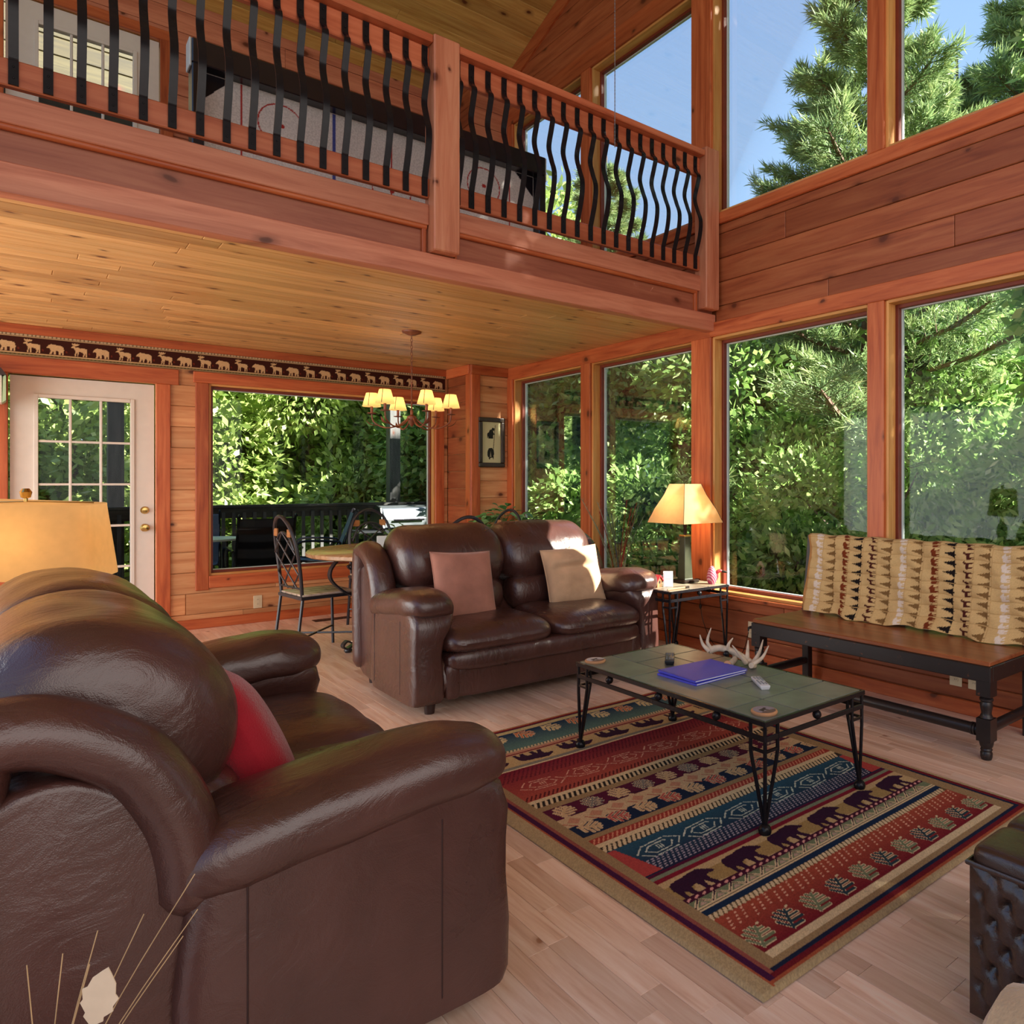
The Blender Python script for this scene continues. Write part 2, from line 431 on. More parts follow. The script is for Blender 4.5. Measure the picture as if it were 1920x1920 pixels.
# ---- the wall behind the photographer and the roof
wf = struct('wall_front', bx('wall_front', M['band_y'], XL-.3, XW+.14, YF-.14, YF, 0, 6.3, bevel=0))
mb = MB()
for (ya, yb) in ((YB+.5, 1.8), (1.8, YF-.5)):
    za, zb = roof_z(ya), roof_z(yb)
    mb.add([(XL-.5, ya, za+.02), (XW+.5, ya, za+.02), (XW+.5, yb, zb+.02), (XL-.5, yb, zb+.02), (XL-.5, ya, za+.14), (XW+.5, ya, za+.14), (XW+.5, yb, zb+.14), (XL-.5, yb, zb+.14)],
       [(0, 1, 2, 3), (4, 7, 6, 5), (0, 4, 5, 1), (1, 5, 6, 2), (2, 6, 7, 3), (3, 7, 4, 0)])
rf = struct('ceiling_roof', mb.build('ceiling_roof', M['roof_x']))
sl = math.sqrt(1+.3333**2); bw = .155
for k in range(int((YB-2.2)*sl/bw)):
    ya = YB-k*bw/sl; yb = YB-(k+1)*bw/sl+.004
    za, zb = roof_z(ya), roof_z(yb); x = XL
    while x < XW:
        x2 = min(XW, x+random.uniform(1.8, 3.4)); x2 = XW if XW-x2 < .6 else x2
        MB().add([(x+.001, ya, za), (x2-.001, ya, za), (x2-.001, yb, zb), (x+.001, yb, zb), (x+.001, ya, za+.018), (x2-.001, ya, za+.018), (x2-.001, yb, zb+.018), (x+.001, yb, zb+.018)],
           [(0, 1, 2, 3), (4, 7, 6, 5), (0, 4, 5, 1), (1, 5, 6, 2), (2, 6, 7, 3), (3, 7, 4, 0)]).build('plank', M['roof_x'], rf, bevel=.003, bseg=1); x = x2

# ---- ceiling under the loft, loft floor and its edge
cl = struct('ceiling', bx('ceiling', M['ceil_x'], XL, XW, 3.86, YB+.02, ZC+.012, ZL-.02, bevel=0))
y = 3.865; k = 0
while y < YB-.01:
    y2 = min(y+.118, YB); x = XL
    while x < XW-.01:
        x2 = min(XW, x+random.uniform(2.2, 3.6)); x2 = XW if XW-x2 < .7 else x2
        bx('plank', M['ceil_x'], x+.0008, x2-.0008, y+.0015, y2-.0015, ZC, ZC+.016, cl, bevel=.003); x = x2
    y = y2
struct('floor_loft', bx('floor_loft', M['floor_y'], XL, XW, 3.86, YB, ZL-.02, ZL, bevel=0))
def trim(mat, x0, x1, y0, y1, z0, z1, parent=None, bevel=.004):
    o = bx('trim_1', M[mat], x0, x1, y0, y1, z0, z1, parent, bevel=bevel); o['kind'] = 'structure'
    trim.n += 1; o.name = 'trim_%d' % trim.n; return o
trim.n = 0
trim('fascia_x', XL, XW, 3.80, 3.88, 2.372, 2.495)
trim('fpanel_x', XL, XW, 3.835, 3.87, 2.49, 2.66)
trim('fascia_x', XL, 1.649, 3.80, 3.86, 2.645, 2.757); trim('fascia_x', 1.797, 3.70, 3.80, 3.86, 2.645, 2.757)
for a, b in ((XL, 1.64), (1.80, 3.66)):            # rounded moulding under the edge board
    o = MB().tube([(a, 3.822, 2.637), (b, 3.822, 2.637)], .016, 10).build('trim_x', M['trim_x'], smooth=True); trim.n += 1; struct('trim_%d' % trim.n, o)
trim('trim_z', 1.615, 1.638, 3.812, 3.84, 2.495, 2.63); trim('trim_z', 3.64, 3.665, 3.812, 3.84, 2.495, 2.63)
trim('trim_z', 1.802, 1.815, 3.812, 3.84, 2.495, 2.63)

# ---- trims on the door wall
trim('trim_z', .841, .941, YB-.022, YB+.002, 0, 2.085); trim('trim_z', -.178, -.076, YB-.022, YB+.002, 0, 2.085)
trim('trim_x', -.2, 1.0, YB-.024, YB+.002, 2.085, 2.215)
trim('trim_z', 1.120, 1.219, YB-.022, YB+.002, .33, 2.12); trim('trim_z', 3.266, 3.362, YB-.022, YB+.002, .33, 2.12)
trim('trim_x', 1.105, 3.375, YB-.024, YB+.002, 2.12, 2.215); trim('trim_x', 1.219, 3.266, YB-.022, YB+.002, .345, .452)
trim('trim_x', XL, XP, YB-.03, YB+.002, 2.385, ZC)
o = trim('trim_x', .95, XP, YB-.018, YB+.002, 0, .085); o.name = 'baseboard_back'
o = trim('trim_y', XW-.018, XW+.002, YF, YP, 0, .078); o.name = 'baseboard_right'
o = trim('trim_x', XP+.02, XW-.02, YP-.018, YP+.002, 0, .085); o.name = 'baseboard_corner'
trim('trim_z', XP-.004, XP+.094, YP-.02, YP+.002, 0, 2.36); trim('trim_x', XP-.004, XW, YP-.022, YP+.002, 2.36, ZC)
trim('trim_z', XP-.012, XP+.004, YP-.01, YP+.1, 0, ZC)
trim('trim_y', XP-.03, XP+.002, YP, YB-.02, 2.36, ZC)

# ---- trims on the window wall
trim('trim_y', XW-.02, XW+.004, 3.84, YP, 2.33, ZC); trim('trim_y', XW-.02, XW+.004, YF, 3.85, 2.335, 2.44)
trim('trim_y', XW-.03, XW+.03, YF, YP, .418, .446)                                                   # sill
trim('trim_y', XW-.022, XW+.004, YF, YP, 3.15, 3.232)
trim('trim_y', XW-.022, XW+.004, YF, YP, 4.985, 5.155)
for (a, b), nm in zip(((6.74, 6.85), (5.36, 5.506), (3.83, 4.04), (2.385, 2.496), (.84, 1.05), (-.61, -.49)), range(6)):
    trim('trim_z', XW-.024, XW+.004, a, b, .446, 2.335); trim('trim_z', XW-.024, XW+.004, a, b, 3.232, 4.985)
ys = [YB-(5.25-5.11)/.3333]
mb = MB(); ya, yb = 6.85, 1.8                       # frieze board along the slope
mb.prism([(ya, roof_z(ya)-.16), (ya, roof_z(ya)-.004), (yb, roof_z(yb)-.004), (yb, roof_z(yb)-.16)], XW-.02, XW+.004, 'x')
trim.n += 1; struct('trim_%d' % trim.n, mb.build('t', M['trim_y']))
trim('trim_x', XP, XW, YP-.02, YP+.002, 5.34, 5.52)

# ---- windows of the right wall
WN = [0]
def win(name_ax, a0, a1, z0, z1, f, depth=.12):
    """a fixed window: four jambs, a sash and its pane; name_ax 'x' = wall normal along x"""
    WN[0] += 1; t = thing('window_%d' % WN[0], None, None); t['kind'] = 'structure'
    def b(nm, mat, p0, p1, q0, q1, e0, e1):
        return bx(nm, mat, q0, q1, p0, p1, e0, e1, t, bevel=.002) if name_ax == 'x' else bx(nm, mat, p0, p1, q0, q1, e0, e1, t, bevel=.002)
    j = .018; ja = M['jamb_y'] if name_ax == 'x' else M['jamb_x']
    b('jamb', M['jamb_z'], a0-.002, a0+j, f, f+depth, z0, z1); b('jamb', M['jamb_z'], a1-j, a1+.002, f, f+depth, z0, z1)
    b('jamb', ja, a0+j, a1-j, f, f+depth, z0-.002, z0+j); b('jamb', ja, a0+j, a1-j, f, f+depth, z1-j, z1+.002)
    def ring(nm, mat, w, d0, d1, ins):
        A0, A1, E0, E1 = a0+ins, a1-ins, z0+ins, z1-ins; mb = MB()
        for (p0, p1, e0, e1) in ((A0, A0+w, E0, E1), (A1-w, A1, E0, E1), (A0+w, A1-w, E0, E0+w), (A0+w, A1-w, E1-w, E1)):
            mb.box(d0, d1, p0, p1, e0, e1) if name_ax == 'x' else mb.box(p0, p1, d0, d1, e0, e1)
        return mb.build(nm, mat, t, bevel=.002, bseg=1)
    ring('stop', M['dark_red_trim'], .022, f+depth-.045, f+depth-.012, j)
    ring('sash', M['white2'], .028, f+depth-.012, f+depth+.012, j)
    b('pane', M['glass'], a0+j+.02, a1-j-.02, f+depth-.002, f+depth+.002, z0+j+.02, z1-j-.02)
    return t
for a, b in SIDE: win('x', a, b, Z0, Z1, XW)
for a, b in SIDE: win('x', a, b, Z2, Z3, XW)
win('y', PICW[0], PICW[1], PICW[2], PICW[3], YB, .09)

# ---- doors
def door(num, x0, x1, z0, z1, l0, l1, lz0, lz1, nx, nz, mat, knob=True):
    t = thing('door_%d' % num, None, None); t['kind'] = 'structure'
    y0, y1 = YB+.03, YB+.075
    mb = MB(); wall_boxes(mb, 'y', y0, y1, x0, x1, z0, z1, [(l0, l1, lz0, lz1)]); mb.build('slab', mat, t)
    mb = MB(); w = .028
    for (a, b, c, d) in ((l0-w, l0, lz0-w, lz1+w), (l1, l1+w, lz0-w, lz1+w), (l0, l1, lz0-w, lz0), (l0, l1, lz1, lz1+w)): mb.box(a, b, y0-.012, y0+.002, c, d)
    mb.build('lite_frame', mat, t, bevel=.004, bseg=2)
    px = (l1-l0)/nx; pz = (lz1-lz0)/nz
    for i in range(1, nx): bx('muntin', mat, l0+i*px-.009, l0+i*px+.009, y0-.006, y1-.01, lz0, lz1, t, bevel=.004)
    for k in range(1, nz): bx('muntin', mat, l0, l1, y0-.004, y1-.012, lz0+k*pz-.009, lz0+k*pz+.009, t, bevel=.004)
    for i in range(nx):
        for k in range(nz): bx('pane', M['glass'], l0+i*px+.008, l0+(i+1)*px-.008, y0+.02, y0+.024, lz0+k*pz+.008, lz0+(k+1)*pz-.008, t, bevel=0)
    if knob:
        MB().lathe([(.0, 0), (.032, 0), (.032, .006), (.014, .012), (.012, .03), (.024, .04), (.03, .055), (.024, .068), (0, .072)], 18).build('knob', M['brass'], t, smooth=True, loc=(.768, y0, .885), rot=(PI/2, 0, 0))
        MB().lathe([(.0, 0), (.031, 0), (.031, .006), (.022, .016), (.020, .022), (0, .024)], 18).build('deadbolt', M['brass'], t, smooth=True, loc=(.768, y0, 1.03), rot=(PI/2, 0, 0))
    return t
door(1, -.065, .832, .02, 2.075, .098, .672, .24, 1.915, 3, 5, M['white'])
door(2, -.09, .866, ZL, 4.955, .10, .69, ZL+.3, 4.79, 3, 5, M['white'], False)
trim('trim_z', .87, .96, YB-.02, YB+.002, ZL, 5.04); trim('trim_z', -.2, -.1, YB-.02, YB+.002, ZL, 5.04); trim('trim_x', -.2, .96, YB-.021, YB+.002, 4.965, 5.05)
trim('white', -.065, .832, YB-.01, YB+.13, -.004, .018)

# ---- railing of the loft
rl = thing('balcony_railing', 'pine balcony railing with black wavy iron straps along the loft edge', 'railing', (1.72, 3.8, 2.757))
def rel(o, t): o.parent = t; o.matrix_parent_inverse = Matrix.Translation(-Vector(t.location)); return o
def rbx(nm, mat, *a, bevel=.005): return rel(bx(nm, M[mat], *a, bevel=bevel), rl)
rbx('post', 'post_z', 1.649, 1.797, 3.735, 3.86, 2.50, 3.655, bevel=.007); rbx('post', 'post_z', 3.68, 3.815, 3.735, 3.86, 2.515, 3.675, bevel=.007); rbx('post', 'post_z', -.35, -.2, 3.735, 3.86, 2.50, 3.655)
for a, b in ((-.2, 1.649), (1.797, 3.68)):
    rbx('top_rail', 'rail_x', a, b, 3.745, 3.875, 3.607, 3.648)
    rbx('upper_board', 'rail_x', a, b, 3.803, 3.84, 3.475, 3.607); rbx('bottom_rail', 'rail_x', a, b, 3.803, 3.84, 2.79, 2.897)
prof = catmull([(0, 0, 3.600), (0, 0, 3.505), (0, -.036, 3.452), (0, -.022, 3.395), (0, .006, 3.30), (0, -.022, 3.21), (0, -.055, 3.125), (0, -.045, 3.02), (0, -.004, 2.90), (0, 0, 2.885), (0, 0, 2.795)], 5)
mb = MB(); rings = []
for i, p in enumerate(prof):
    q = prof[min(i+1, len(prof)-1)]; r = prof[max(i-1, 0)]; d = (q-r).normalized(); nrm = Vector((0, -d.z, d.y))*.004
    rings.append([(-.0155, p.y-.0+nrm.y, p.z+nrm.z), (.0155, p.y+nrm.y, p.z+nrm.z), (.0155, p.y-nrm.y, p.z-nrm.z), (-.0155, p.y-nrm.y, p.z-nrm.z)])
mb.loft(rings)
for z in (3.575, 3.53, 2.865, 2.82): mb.ball((0, -.005, z), .004, 6, 4)
bme = mb.mesh('baluster', smooth=True, angle=50); bme.materials.append(M['black_iron'])
for x in [1.622-.1028*k for k in range(18)]+[1.81]+[1.893+.1022*k for k in range(18)]:
    o = bpy.data.objects.new('baluster', bme); link(o); o.location = (x, 3.797, 0); rel(o, rl)

# ================================================================== flat prints: a raster of colours carried by a fine grid
class Canvas:
    def __init__(s, w, h, res, col):
        s.w, s.h, s.r = w, h, res; s.nx, s.ny = int(round(w/res))+1, int(round(h/res))+1
        s.a = np.zeros((s.ny, s.nx, 3), np.float32); s.a[:] = col
        s.X, s.Y = np.meshgrid(np.linspace(0, w, s.nx), np.linspace(0, h, s.ny))
    def sl(s, x0, x1, y0, y1):
        return (slice(max(0, int(y0/s.r)), max(0, int(math.ceil(y1/s.r))+1)), slice(max(0, int(x0/s.r)), max(0, int(math.ceil(x1/s.r))+1)))
    def rect(s, x0, x1, y0, y1, c):
        k = s.sl(x0, x1, y0, y1); m = (s.X[k] >= x0) & (s.X[k] < x1) & (s.Y[k] >= y0) & (s.Y[k] < y1); s.a[k][m] = c
    def poly(s, pts, c):
        xs = [p[0] for p in pts]; ys = [p[1] for p in pts]; k = s.sl(min(xs), max(xs), min(ys), max(ys)); X, Y = s.X[k], s.Y[k]
        if X.size == 0: return
        m = np.zeros(X.shape, bool); n = len(pts)
        for i in range(n):
            (x0, y0), (x1, y1) = pts[i], pts[(i+1) % n]
            if y0 == y1: continue
            m ^= ((y0 > Y) != (y1 > Y)) & (X < (x1-x0)*(Y-y0)/(y1-y0)+x0)
        s.a[k][m] = c
    def line(s, p, q, w, c):
        (x0, y0), (x1, y1) = p, q; k = s.sl(min(x0, x1)-w, max(x0, x1)+w, min(y0, y1)-w, max(y0, y1)+w); X, Y = s.X[k], s.Y[k]
        if X.size == 0: return
        d2 = max((x1-x0)**2+(y1-y0)**2, 1e-12); t = np.clip(((X-x0)*(x1-x0)+(Y-y0)*(y1-y0))/d2, 0, 1)
        m = (X-x0-t*(x1-x0))**2+(Y-y0-t*(y1-y0))**2 < (w/2)**2; s.a[k][m] = c
    def dash(s, p, q, w, c, ln=.012, gap=.010):
        d = math.hypot(q[0]-p[0], q[1]-p[1]); n = max(1, int(d/(ln+gap)))
        for i in range(n):
            a = i*(ln+gap)/d; b = min(1, (i*(ln+gap)+ln)/d)
            s.line((p[0]+(q[0]-p[0])*a, p[1]+(q[1]-p[1])*a), (p[0]+(q[0]-p[0])*b, p[1]+(q[1]-p[1])*b), w, c)
    def shape(s, pts, x, y, sx, sy, c): s.poly([(x+px*sx, y+py*sy) for px, py in pts], c)
    def speckle(s, amt): s.a *= (1+(RNG.random((s.ny, s.nx, 1))-.5)*amt).astype(np.float32)
    def build(s, name, mat, fn, parent=None, smooth=True):
        """grid mesh; fn maps arrays u, v (metres) to x, y, z"""
        x, y, z = fn(s.X, s.Y); co = np.stack([x, y, z], -1).reshape(-1, 3).astype(np.float32)
        i = np.arange((s.ny-1)*(s.nx-1)); r = i//(s.nx-1); c = i % (s.nx-1); a = r*s.nx+c
        q = np.stack([a, a+1, a+1+s.nx, a+s.nx], -1).astype(np.int32)
        me = bpy.data.meshes.new(name); me.vertices.add(len(co)); me.vertices.foreach_set('co', co.ravel())
        me.loops.add(q.size); me.loops.foreach_set('vertex_index', q.ravel()); me.polygons.add(len(q))
        me.polygons.foreach_set('loop_start', np.arange(0, q.size, 4, dtype=np.int32)); me.update(calc_edges=True)
        if smooth: me.polygons.foreach_set('use_smooth', np.ones(len(q), bool))
        ca = me.color_attributes.new('print', 'FLOAT_COLOR', 'POINT')
        ca.data.foreach_set('color', np.concatenate([np.clip(s.a, 0, 1), np.ones((s.ny, s.nx, 1), np.float32)], -1).ravel())
        me.materials.append(mat); o = bpy.data.objects.new(name, me); return link(o, parent)
def print_mat(name, rough=.9, bump=.4, scale=700, **k):
    m = NT(name); a = m.n('ShaderNodeAttribute'); a.attribute_name = 'print'; tcn = m.n('ShaderNodeTexCoord')
    nz = m.n('ShaderNodeTexNoise'); nz.inputs['Scale'].default_value = scale; nz.inputs['Detail'].default_value = 2; m.l(tcn.outputs['Object'], nz.inputs['Vector'])
    c = m.mix(.35, a.outputs['Color'], m.ramp(nz.outputs[0], [(.35, (.55,)*3), (.65, (1.25,)*3)]), 'MULTIPLY')
    m.bsdf(c, rough, m.bump(nz.outputs[0], bump, .002), Specular_IOR_Level=.15, **k); return m.mat

BEAR = [(0,.30),(.03,.46),(.12,.55),(.3,.56),(.45,.58),(.58,.62),(.68,.60),(.74,.64),(.78,.60),(.86,.55),(.97,.44),(1.0,.38),(.96,.35),(.86,.36),(.78,.33),(.76,.2),(.82,.03),(.82,0),(.70,0),(.66,.15),(.62,.22),(.58,.05),(.6,0),(.48,0),(.48,.12),(.46,.24),(.33,.22),(.3,.1),(.32,0),(.2,0),(.18,.12),(.14,.18),(.1,.08),(.12,0),(.01,0),(.02,.14)]
MOOSE = [(0,.52),(.02,.66),(.2,.72),(.4,.70),(.56,.76),(.70,.74),(.76,.84),(.86,.84),(.98,.74),(1.0,.66),(.92,.66),(.84,.70),(.76,.56),(.72,.42),(.74,.2),(.78,.02),(.70,0),(.67,.2),(.62,.38),(.60,.18),(.61,0),(.53,0),(.53,.2),(.50,.40),(.28,.38),(.22,.24),(.25,.02),(.17,0),(.14,.22),(.12,.32),(.08,.2),(.09,0),(.01,0),(.02,.3)]
ANTLER = [(.66,.86),(.5,.94),(.46,1.06),(.56,1.0),(.62,1.1),(.68,1.0),(.76,1.12),(.80,1.0),(.92,1.08),(.94,.96),(.80,.88)]
DEER = [(0,.5),(.03,.62),(.25,.64),(.5,.62),(.66,.78),(.72,.92),(.84,.92),(.97,.80),(.94,.76),(.82,.78),(.78,.62),(.72,.46),(.74,.02),(.69,0),(.64,.36),(.60,0),(.55,0),(.56,.38),(.28,.38),(.22,.2),(.24,0),(.19,0),(.14,.24),(.08,0),(.03,0),(.05,.3)]
TREE = [(0,.5),(.22,.62),(.20,.55),(.42,.73),(.40,.62),(.62,.84),(.60,.70),(.86,1.0),(.86,.56),(1,.56),(1,.44),(.86,.44),(.86,0),(.60,.30),(.62,.16),(.40,.38),(.42,.27),(.20,.45),(.22,.38)]

# ------------------------------------------------------------------ rug
RX0, RX1, RY0, RY1 = 1.335, 2.93, 1.16, 3.32
def make_rug():
    C = Canvas(RX1-RX0, RY1-RY0, .0036, L(172,146,106))
    be, tan, dr, red, ora, navy, teal, pur, cream, grn = (L(184,160,120), L(160,132,94), L(112,26,36), L(156,50,52), L(172,88,58), L(26,36,62), L(34,66,86), L(50,24,46), L(220,196,154), L(118,128,96))
    W_, H_ = C.w, C.h
    x0, x1 = .135, W_-.12
    # border rings
    for ins, c in ((0, be), (.020, ora), (.030, dr), (.048, navy), (.062, tan)):
        C.rect(ins, W_-ins, ins, H_-ins, c)
    C.rect(0, .052, 0, H_, be); C.rect(.052, .06, 0, H_, ora); C.rect(.058, .082, .03, H_-.03, L(70,24,62)); C.rect(.082, .095, .05, H_-.05, L(150,80,70))
    C.rect(0, W_, 0, .014, be); C.rect(0, .045, 0, H_, be)
    def Yb(y): return y-RY0
    def band(a, b, c, p=x0, q=x1): C.rect(p, q, Yb(a), Yb(b), c)
    def grad(a, b, ca, cb):
        n = 14
        for i in range(n):
            t = (i+.5)/n; band(a+(b-a)*i/n, a+(b-a)*(i+1)/n+.002, tuple(ca[j]*(1-t)+cb[j]*t for j in range(3)))
    def ticks(a, b, c, step=.018, w=.008, lean=.4):
        x = x0
        while x < x1-.02: C.line((x, Yb(a)+.004), (x+(b-a)*lean, Yb(b)-.004), w, c); x += step
    def fern(x, y, s, c, ang=.5, oc=None):
        d = (math.cos(ang), math.sin(ang)); nrm = (-d[1], d[0])
        for cc, wd in (((oc or cream), .0125), (c, .0085)):
            C.line((x, y), (x+d[0]*s, y+d[1]*s), wd, cc)
            for t, ln in ((.06, .50), (.32, .56), (.58, .44), (.82, .24)):
                for sg in (-1, 1):
                    bx_, by_ = x+d[0]*s*t, y+d[1]*s*t
                    C.line((bx_, by_), (bx_+(d[0]*.55+nrm[0]*sg*.85)*s*ln, by_+(d[1]*.55+nrm[1]*sg*.85)*s*ln), wd*1.15, cc)
    band(1.246, 1.275, cream); grad(1.275, 1.464, L(118,26,40), L(168,78,56))
    for k in range(11):
        fern(.125*k+.155, Yb(1.292), .088, (L(120,128,96), L(44,62,70))[k % 2], 1.0)
        C.line((.125*k+.215, Yb(1.372)), (.125*k+.223, Yb(1.374)), .008, cream)
    for k in range(40):
        xx = .15+k*.034
        for j in range(4): C.line((xx+j*.007, Yb(1.40)+j*.014+.006*(k % 3)), (xx+.006+j*.007, Yb(1.402)+j*.014+.006*(k % 3)), .006, L(226,170,140))
    band(1.464, 1.488, L(110,90,60)); ticks(1.464, 1.488, cream, .019, .012)
    band(1.488, 1.516, L(24,44,72)); band(1.516, 1.533, cream); band(1.523, 1.527, L(90,70,50)); band(1.533, 1.568, grn)
    x = x0
    while x < x1-.07:
        for w, c in ((.012, cream), (.004, pur)):
            C.line((x, Yb(1.534)), (x+.036, Yb(1.566)), w, c); C.line((x+.036, Yb(1.566)), (x+.072, Yb(1.534)), w, c)
        C.poly([(x+.02, Yb(1.536)), (x+.052, Yb(1.536)), (x+.036, Yb(1.552))], L(190,160,140)); x += .072
    band(1.568, 1.593, L(70,20,44)); x = x0+.01
    while x < x1: C.line((x, Yb(1.578)), (x+.01, Yb(1.583)), .009, L(226,160,150)); x += .032
    band(1.593, 1.706, L(196,166,120)); x = x0
    for k in range(6):
        C.shape([(.5+.62*math.cos(a), .5+.5*math.sin(a)) for a in np.linspace(0, 2*PI, 20)], x0+.226*k-.08, Yb(1.594), .15, .08, L(166,136,86))
    for k in range(6): C.shape(BEAR, x0+.226*k+.012, Yb(1.594), .185, .165, L(52,22,48))
    band(1.706, 1.727, L(130,28,46)); band(1.727, 1.744, L(126,134,108)); band(1.744, 1.760, L(84,18,50))
    grad(1.760, 1.97, L(28,34,62), L(44,84,104))
    def diamond(cx, cy, s, c, flip=1):
        for k in (1, .62):
            P = [(-.5, 0), (-.28, .34), (.28, .42), (.5, .1), (.28, -.34), (-.28, -.42)]
            P = [(cx+p[0]*s*k*1.15, cy+p[1]*s*k*.62*flip) for p in P]
            for p, q in zip(P, P[1:]+P[:1]): C.dash(p, q, .006, c, .011, .006)
        for dx in (-.06, .0, .06): C.line((cx+dx*s, cy-.06*s), (cx+dx*s+.02*s, cy+.07*s), .005, c)
    for k in range(7): diamond(.30+.207*k, Yb(1.885), .17, L(196,206,190))
    for j in range(6):
        for k in range(64-j*2): C.line((x0+.03+k*.021+j*.007, Yb(1.772)+j*.0125), (x0+.038+k*.021+j*.007, Yb(1.774)+j*.0125), .0055, L(170,160,170))
    band(1.97, 2.007, L(60,50,40)); ticks(1.97, 2.007, cream, .021, .012, .5); band(2.007, 2.032, cream); band(2.032, 2.071, L(160,60,50)); ticks(2.034, 2.07, L(214,140,110), .02, .006, .6)
    band(2.071, 2.10, tan); band(2.10, 2.195, L(26,40,66)); band(2.195, 2.271, L(206,176,136)); band(2.271, 2.372, L(88,24,52)); band(2.372, 2.406, tan)
    x = x0
    while x < x1-.05:
        C.poly([(x, Yb(2.233)), (x+.05, Yb(2.29)), (x+.10, Yb(2.233)), (x+.05, Yb(2.176))], L(206,176,136)); C.poly([(x+.02, Yb(2.233)), (x+.05, Yb(2.262)), (x+.08, Yb(2.233)), (x+.05, Yb(2.204))], L(196,140,110))
        C.line((x+.05, Yb(2.29)), (x+.115, Yb(2.275)), .007, pur); C.line((x, Yb(2.233)), (x+.05, Yb(2.176)), .005, L(170,60,56)); x += .1
    for k in range(11):
        fern(x0+.04+.128*k, Yb(2.288), .085, (L(206,172,128), L(126,120,112))[k % 2], .9)
        fern(x0+.03+.128*k, Yb(2.178), .085, (L(206,172,128), L(190,96,84))[k % 2], -.5)
    band(2.406, 2.451, L(40,34,32)); ticks(2.408, 2.449, cream, .024, .011, .4); band(2.451, 2.477, cream); grad(2.477, 2.796, L(176,82,66), L(120,24,46)); ticks(2.48, 2.52, L(90,30,34), .02, .007, .6)
    for k in range(7): diamond(.28+.215*k, Yb(2.60), .18, L(214,160,136), -1)
    for j in range(9):
        for k in range(62): C.line((x0+.01+k*.0215+j*.008, Yb(2.69)+j*.0115), (x0+.017+k*.0215+j*.008, Yb(2.692)+j*.0115), .0055, L(84,16,36))
    band(2.796, 2.806, cream); band(2.806, 2.834, L(130,124,110)); band(2.834, 2.952, L(190,160,112))
    for k in range(7): C.shape(BEAR, x0+.226*k-.03, Yb(2.948), .18, -.16, L(52,22,48))
    band(2.952, 3.004, L(186,130,104)); band(2.96, 2.968, dr); band(2.996, 3.02, L(200,180,140)); ticks(2.998, 3.03, L(80,90,80), .018, .007)
    grad(3.02, 3.229, L(90,120,110), L(26,44,76))
    for k in range(9): fern(x0+.05+.155*k, Yb(3.215), .10, (L(190,110,72), L(200,180,130))[k % 2], -.9)
    band(3.229, 3.264, L(190,170,120), 0.02, W_-.02)
    # red serrated end patches
    for (a, b) in ((1.765, 1.965),):
        for xs, dx in ((x0, 1), (x1, -1)): C.poly([(xs, Yb(a)), (xs, Yb(b)), (xs+.03*dx, Yb(b)), (xs+.075*dx, Yb(a))], L(176,70,66))
    C.rect(0, .052, 0, H_, be); C.rect(.052, .06, .02, H_-.02, ora); C.rect(.058, .082, .03, H_-.03, L(70,24,62)); C.rect(.082, .095, .05, H_-.05, L(150,80,70))
    C.rect(W_-.026, W_, 0, H_, be); C.rect(W_-.05, W_-.026, .02, H_-.02, dr); C.rect(W_-.062, W_-.05, .05, H_-.04, navy); C.rect(W_-.12, W_-.062, .062, H_-.09, tan)
    C.rect(.095, .135, .062, H_-.09, tan)
    C.speckle(.35)
    m = print_mat('rug_pile', .95, .6, 900)
    hz = RNG.random((C.ny, C.nx))
    def fn(X, Y):
        edge = np.minimum(np.minimum(X, W_-X), np.minimum(Y, H_-Y)); z = .003+.009*np.clip(edge/.012, 0, 1)**.5+.0012*hz
        return X, Y+.004*np.sin(X*9)*(Y/H_), z
    o = C.build('area_rug', m, fn); o.location = (RX0, RY0, 0)
    return tag(o, 'striped lodge rug with bear and fern bands under the coffee table', 'rug')
make_rug()

# ------------------------------------------------------------------ leather sofas
def leather(name, c, rough=.34):
    m = NT(name); tcn = m.n('ShaderNodeTexCoord')
    n1 = m.n('ShaderNodeTexNoise'); n1.inputs['Scale'].default_value = 5; n1.inputs['Detail'].default_value = 4; m.l(tcn.outputs['Object'], n1.inputs['Vector'])
    mp = m.n('ShaderNodeMapping'); mp.inputs['Scale'].default_value = (9, 3.2, 4); m.l(tcn.outputs['Object'], mp.inputs[0])
    n2 = m.n('ShaderNodeTexNoise'); n2.inputs['Scale'].default_value = 2.2; n2.inputs['Detail'].default_value = 5; n2.inputs['Distortion'].default_value = 1.6; n2.inputs['Roughness'].default_value = .55; m.l(mp.outputs[0], n2.inputs['Vector'])
    v = m.n('ShaderNodeTexVoronoi'); v.inputs['Scale'].default_value = 420; m.l(tcn.outputs['Object'], v.inputs['Vector'])
    col = m.ramp(n1.outputs[0], [(.3, tuple(x*.8 for x in c)), (.7, tuple(x*1.2 for x in c))])
    h = m.math('ADD', m.math('MULTIPLY', n2.outputs[0], 1.0), m.math('MULTIPLY', v.outputs['Distance'], .06))
    r = m.math('ADD', rough-.06, m.math('MULTIPLY', n1.outputs[0], .14))
    m.bsdf(col, r, m.bump(h, .5, .010), Specular_IOR_Level=.62, Coat_Weight=.25, Coat_Roughness=.22); return m.mat
M['leather'] = leather('brown_leather', (.066, .026, .021), .28)
M['leather_dark'] = leather('dark_green_brown_leather', (.040, .020, .014), .28)
M['foot'] = plain('dark_wood_foot', (.03, .012, .010), .4)

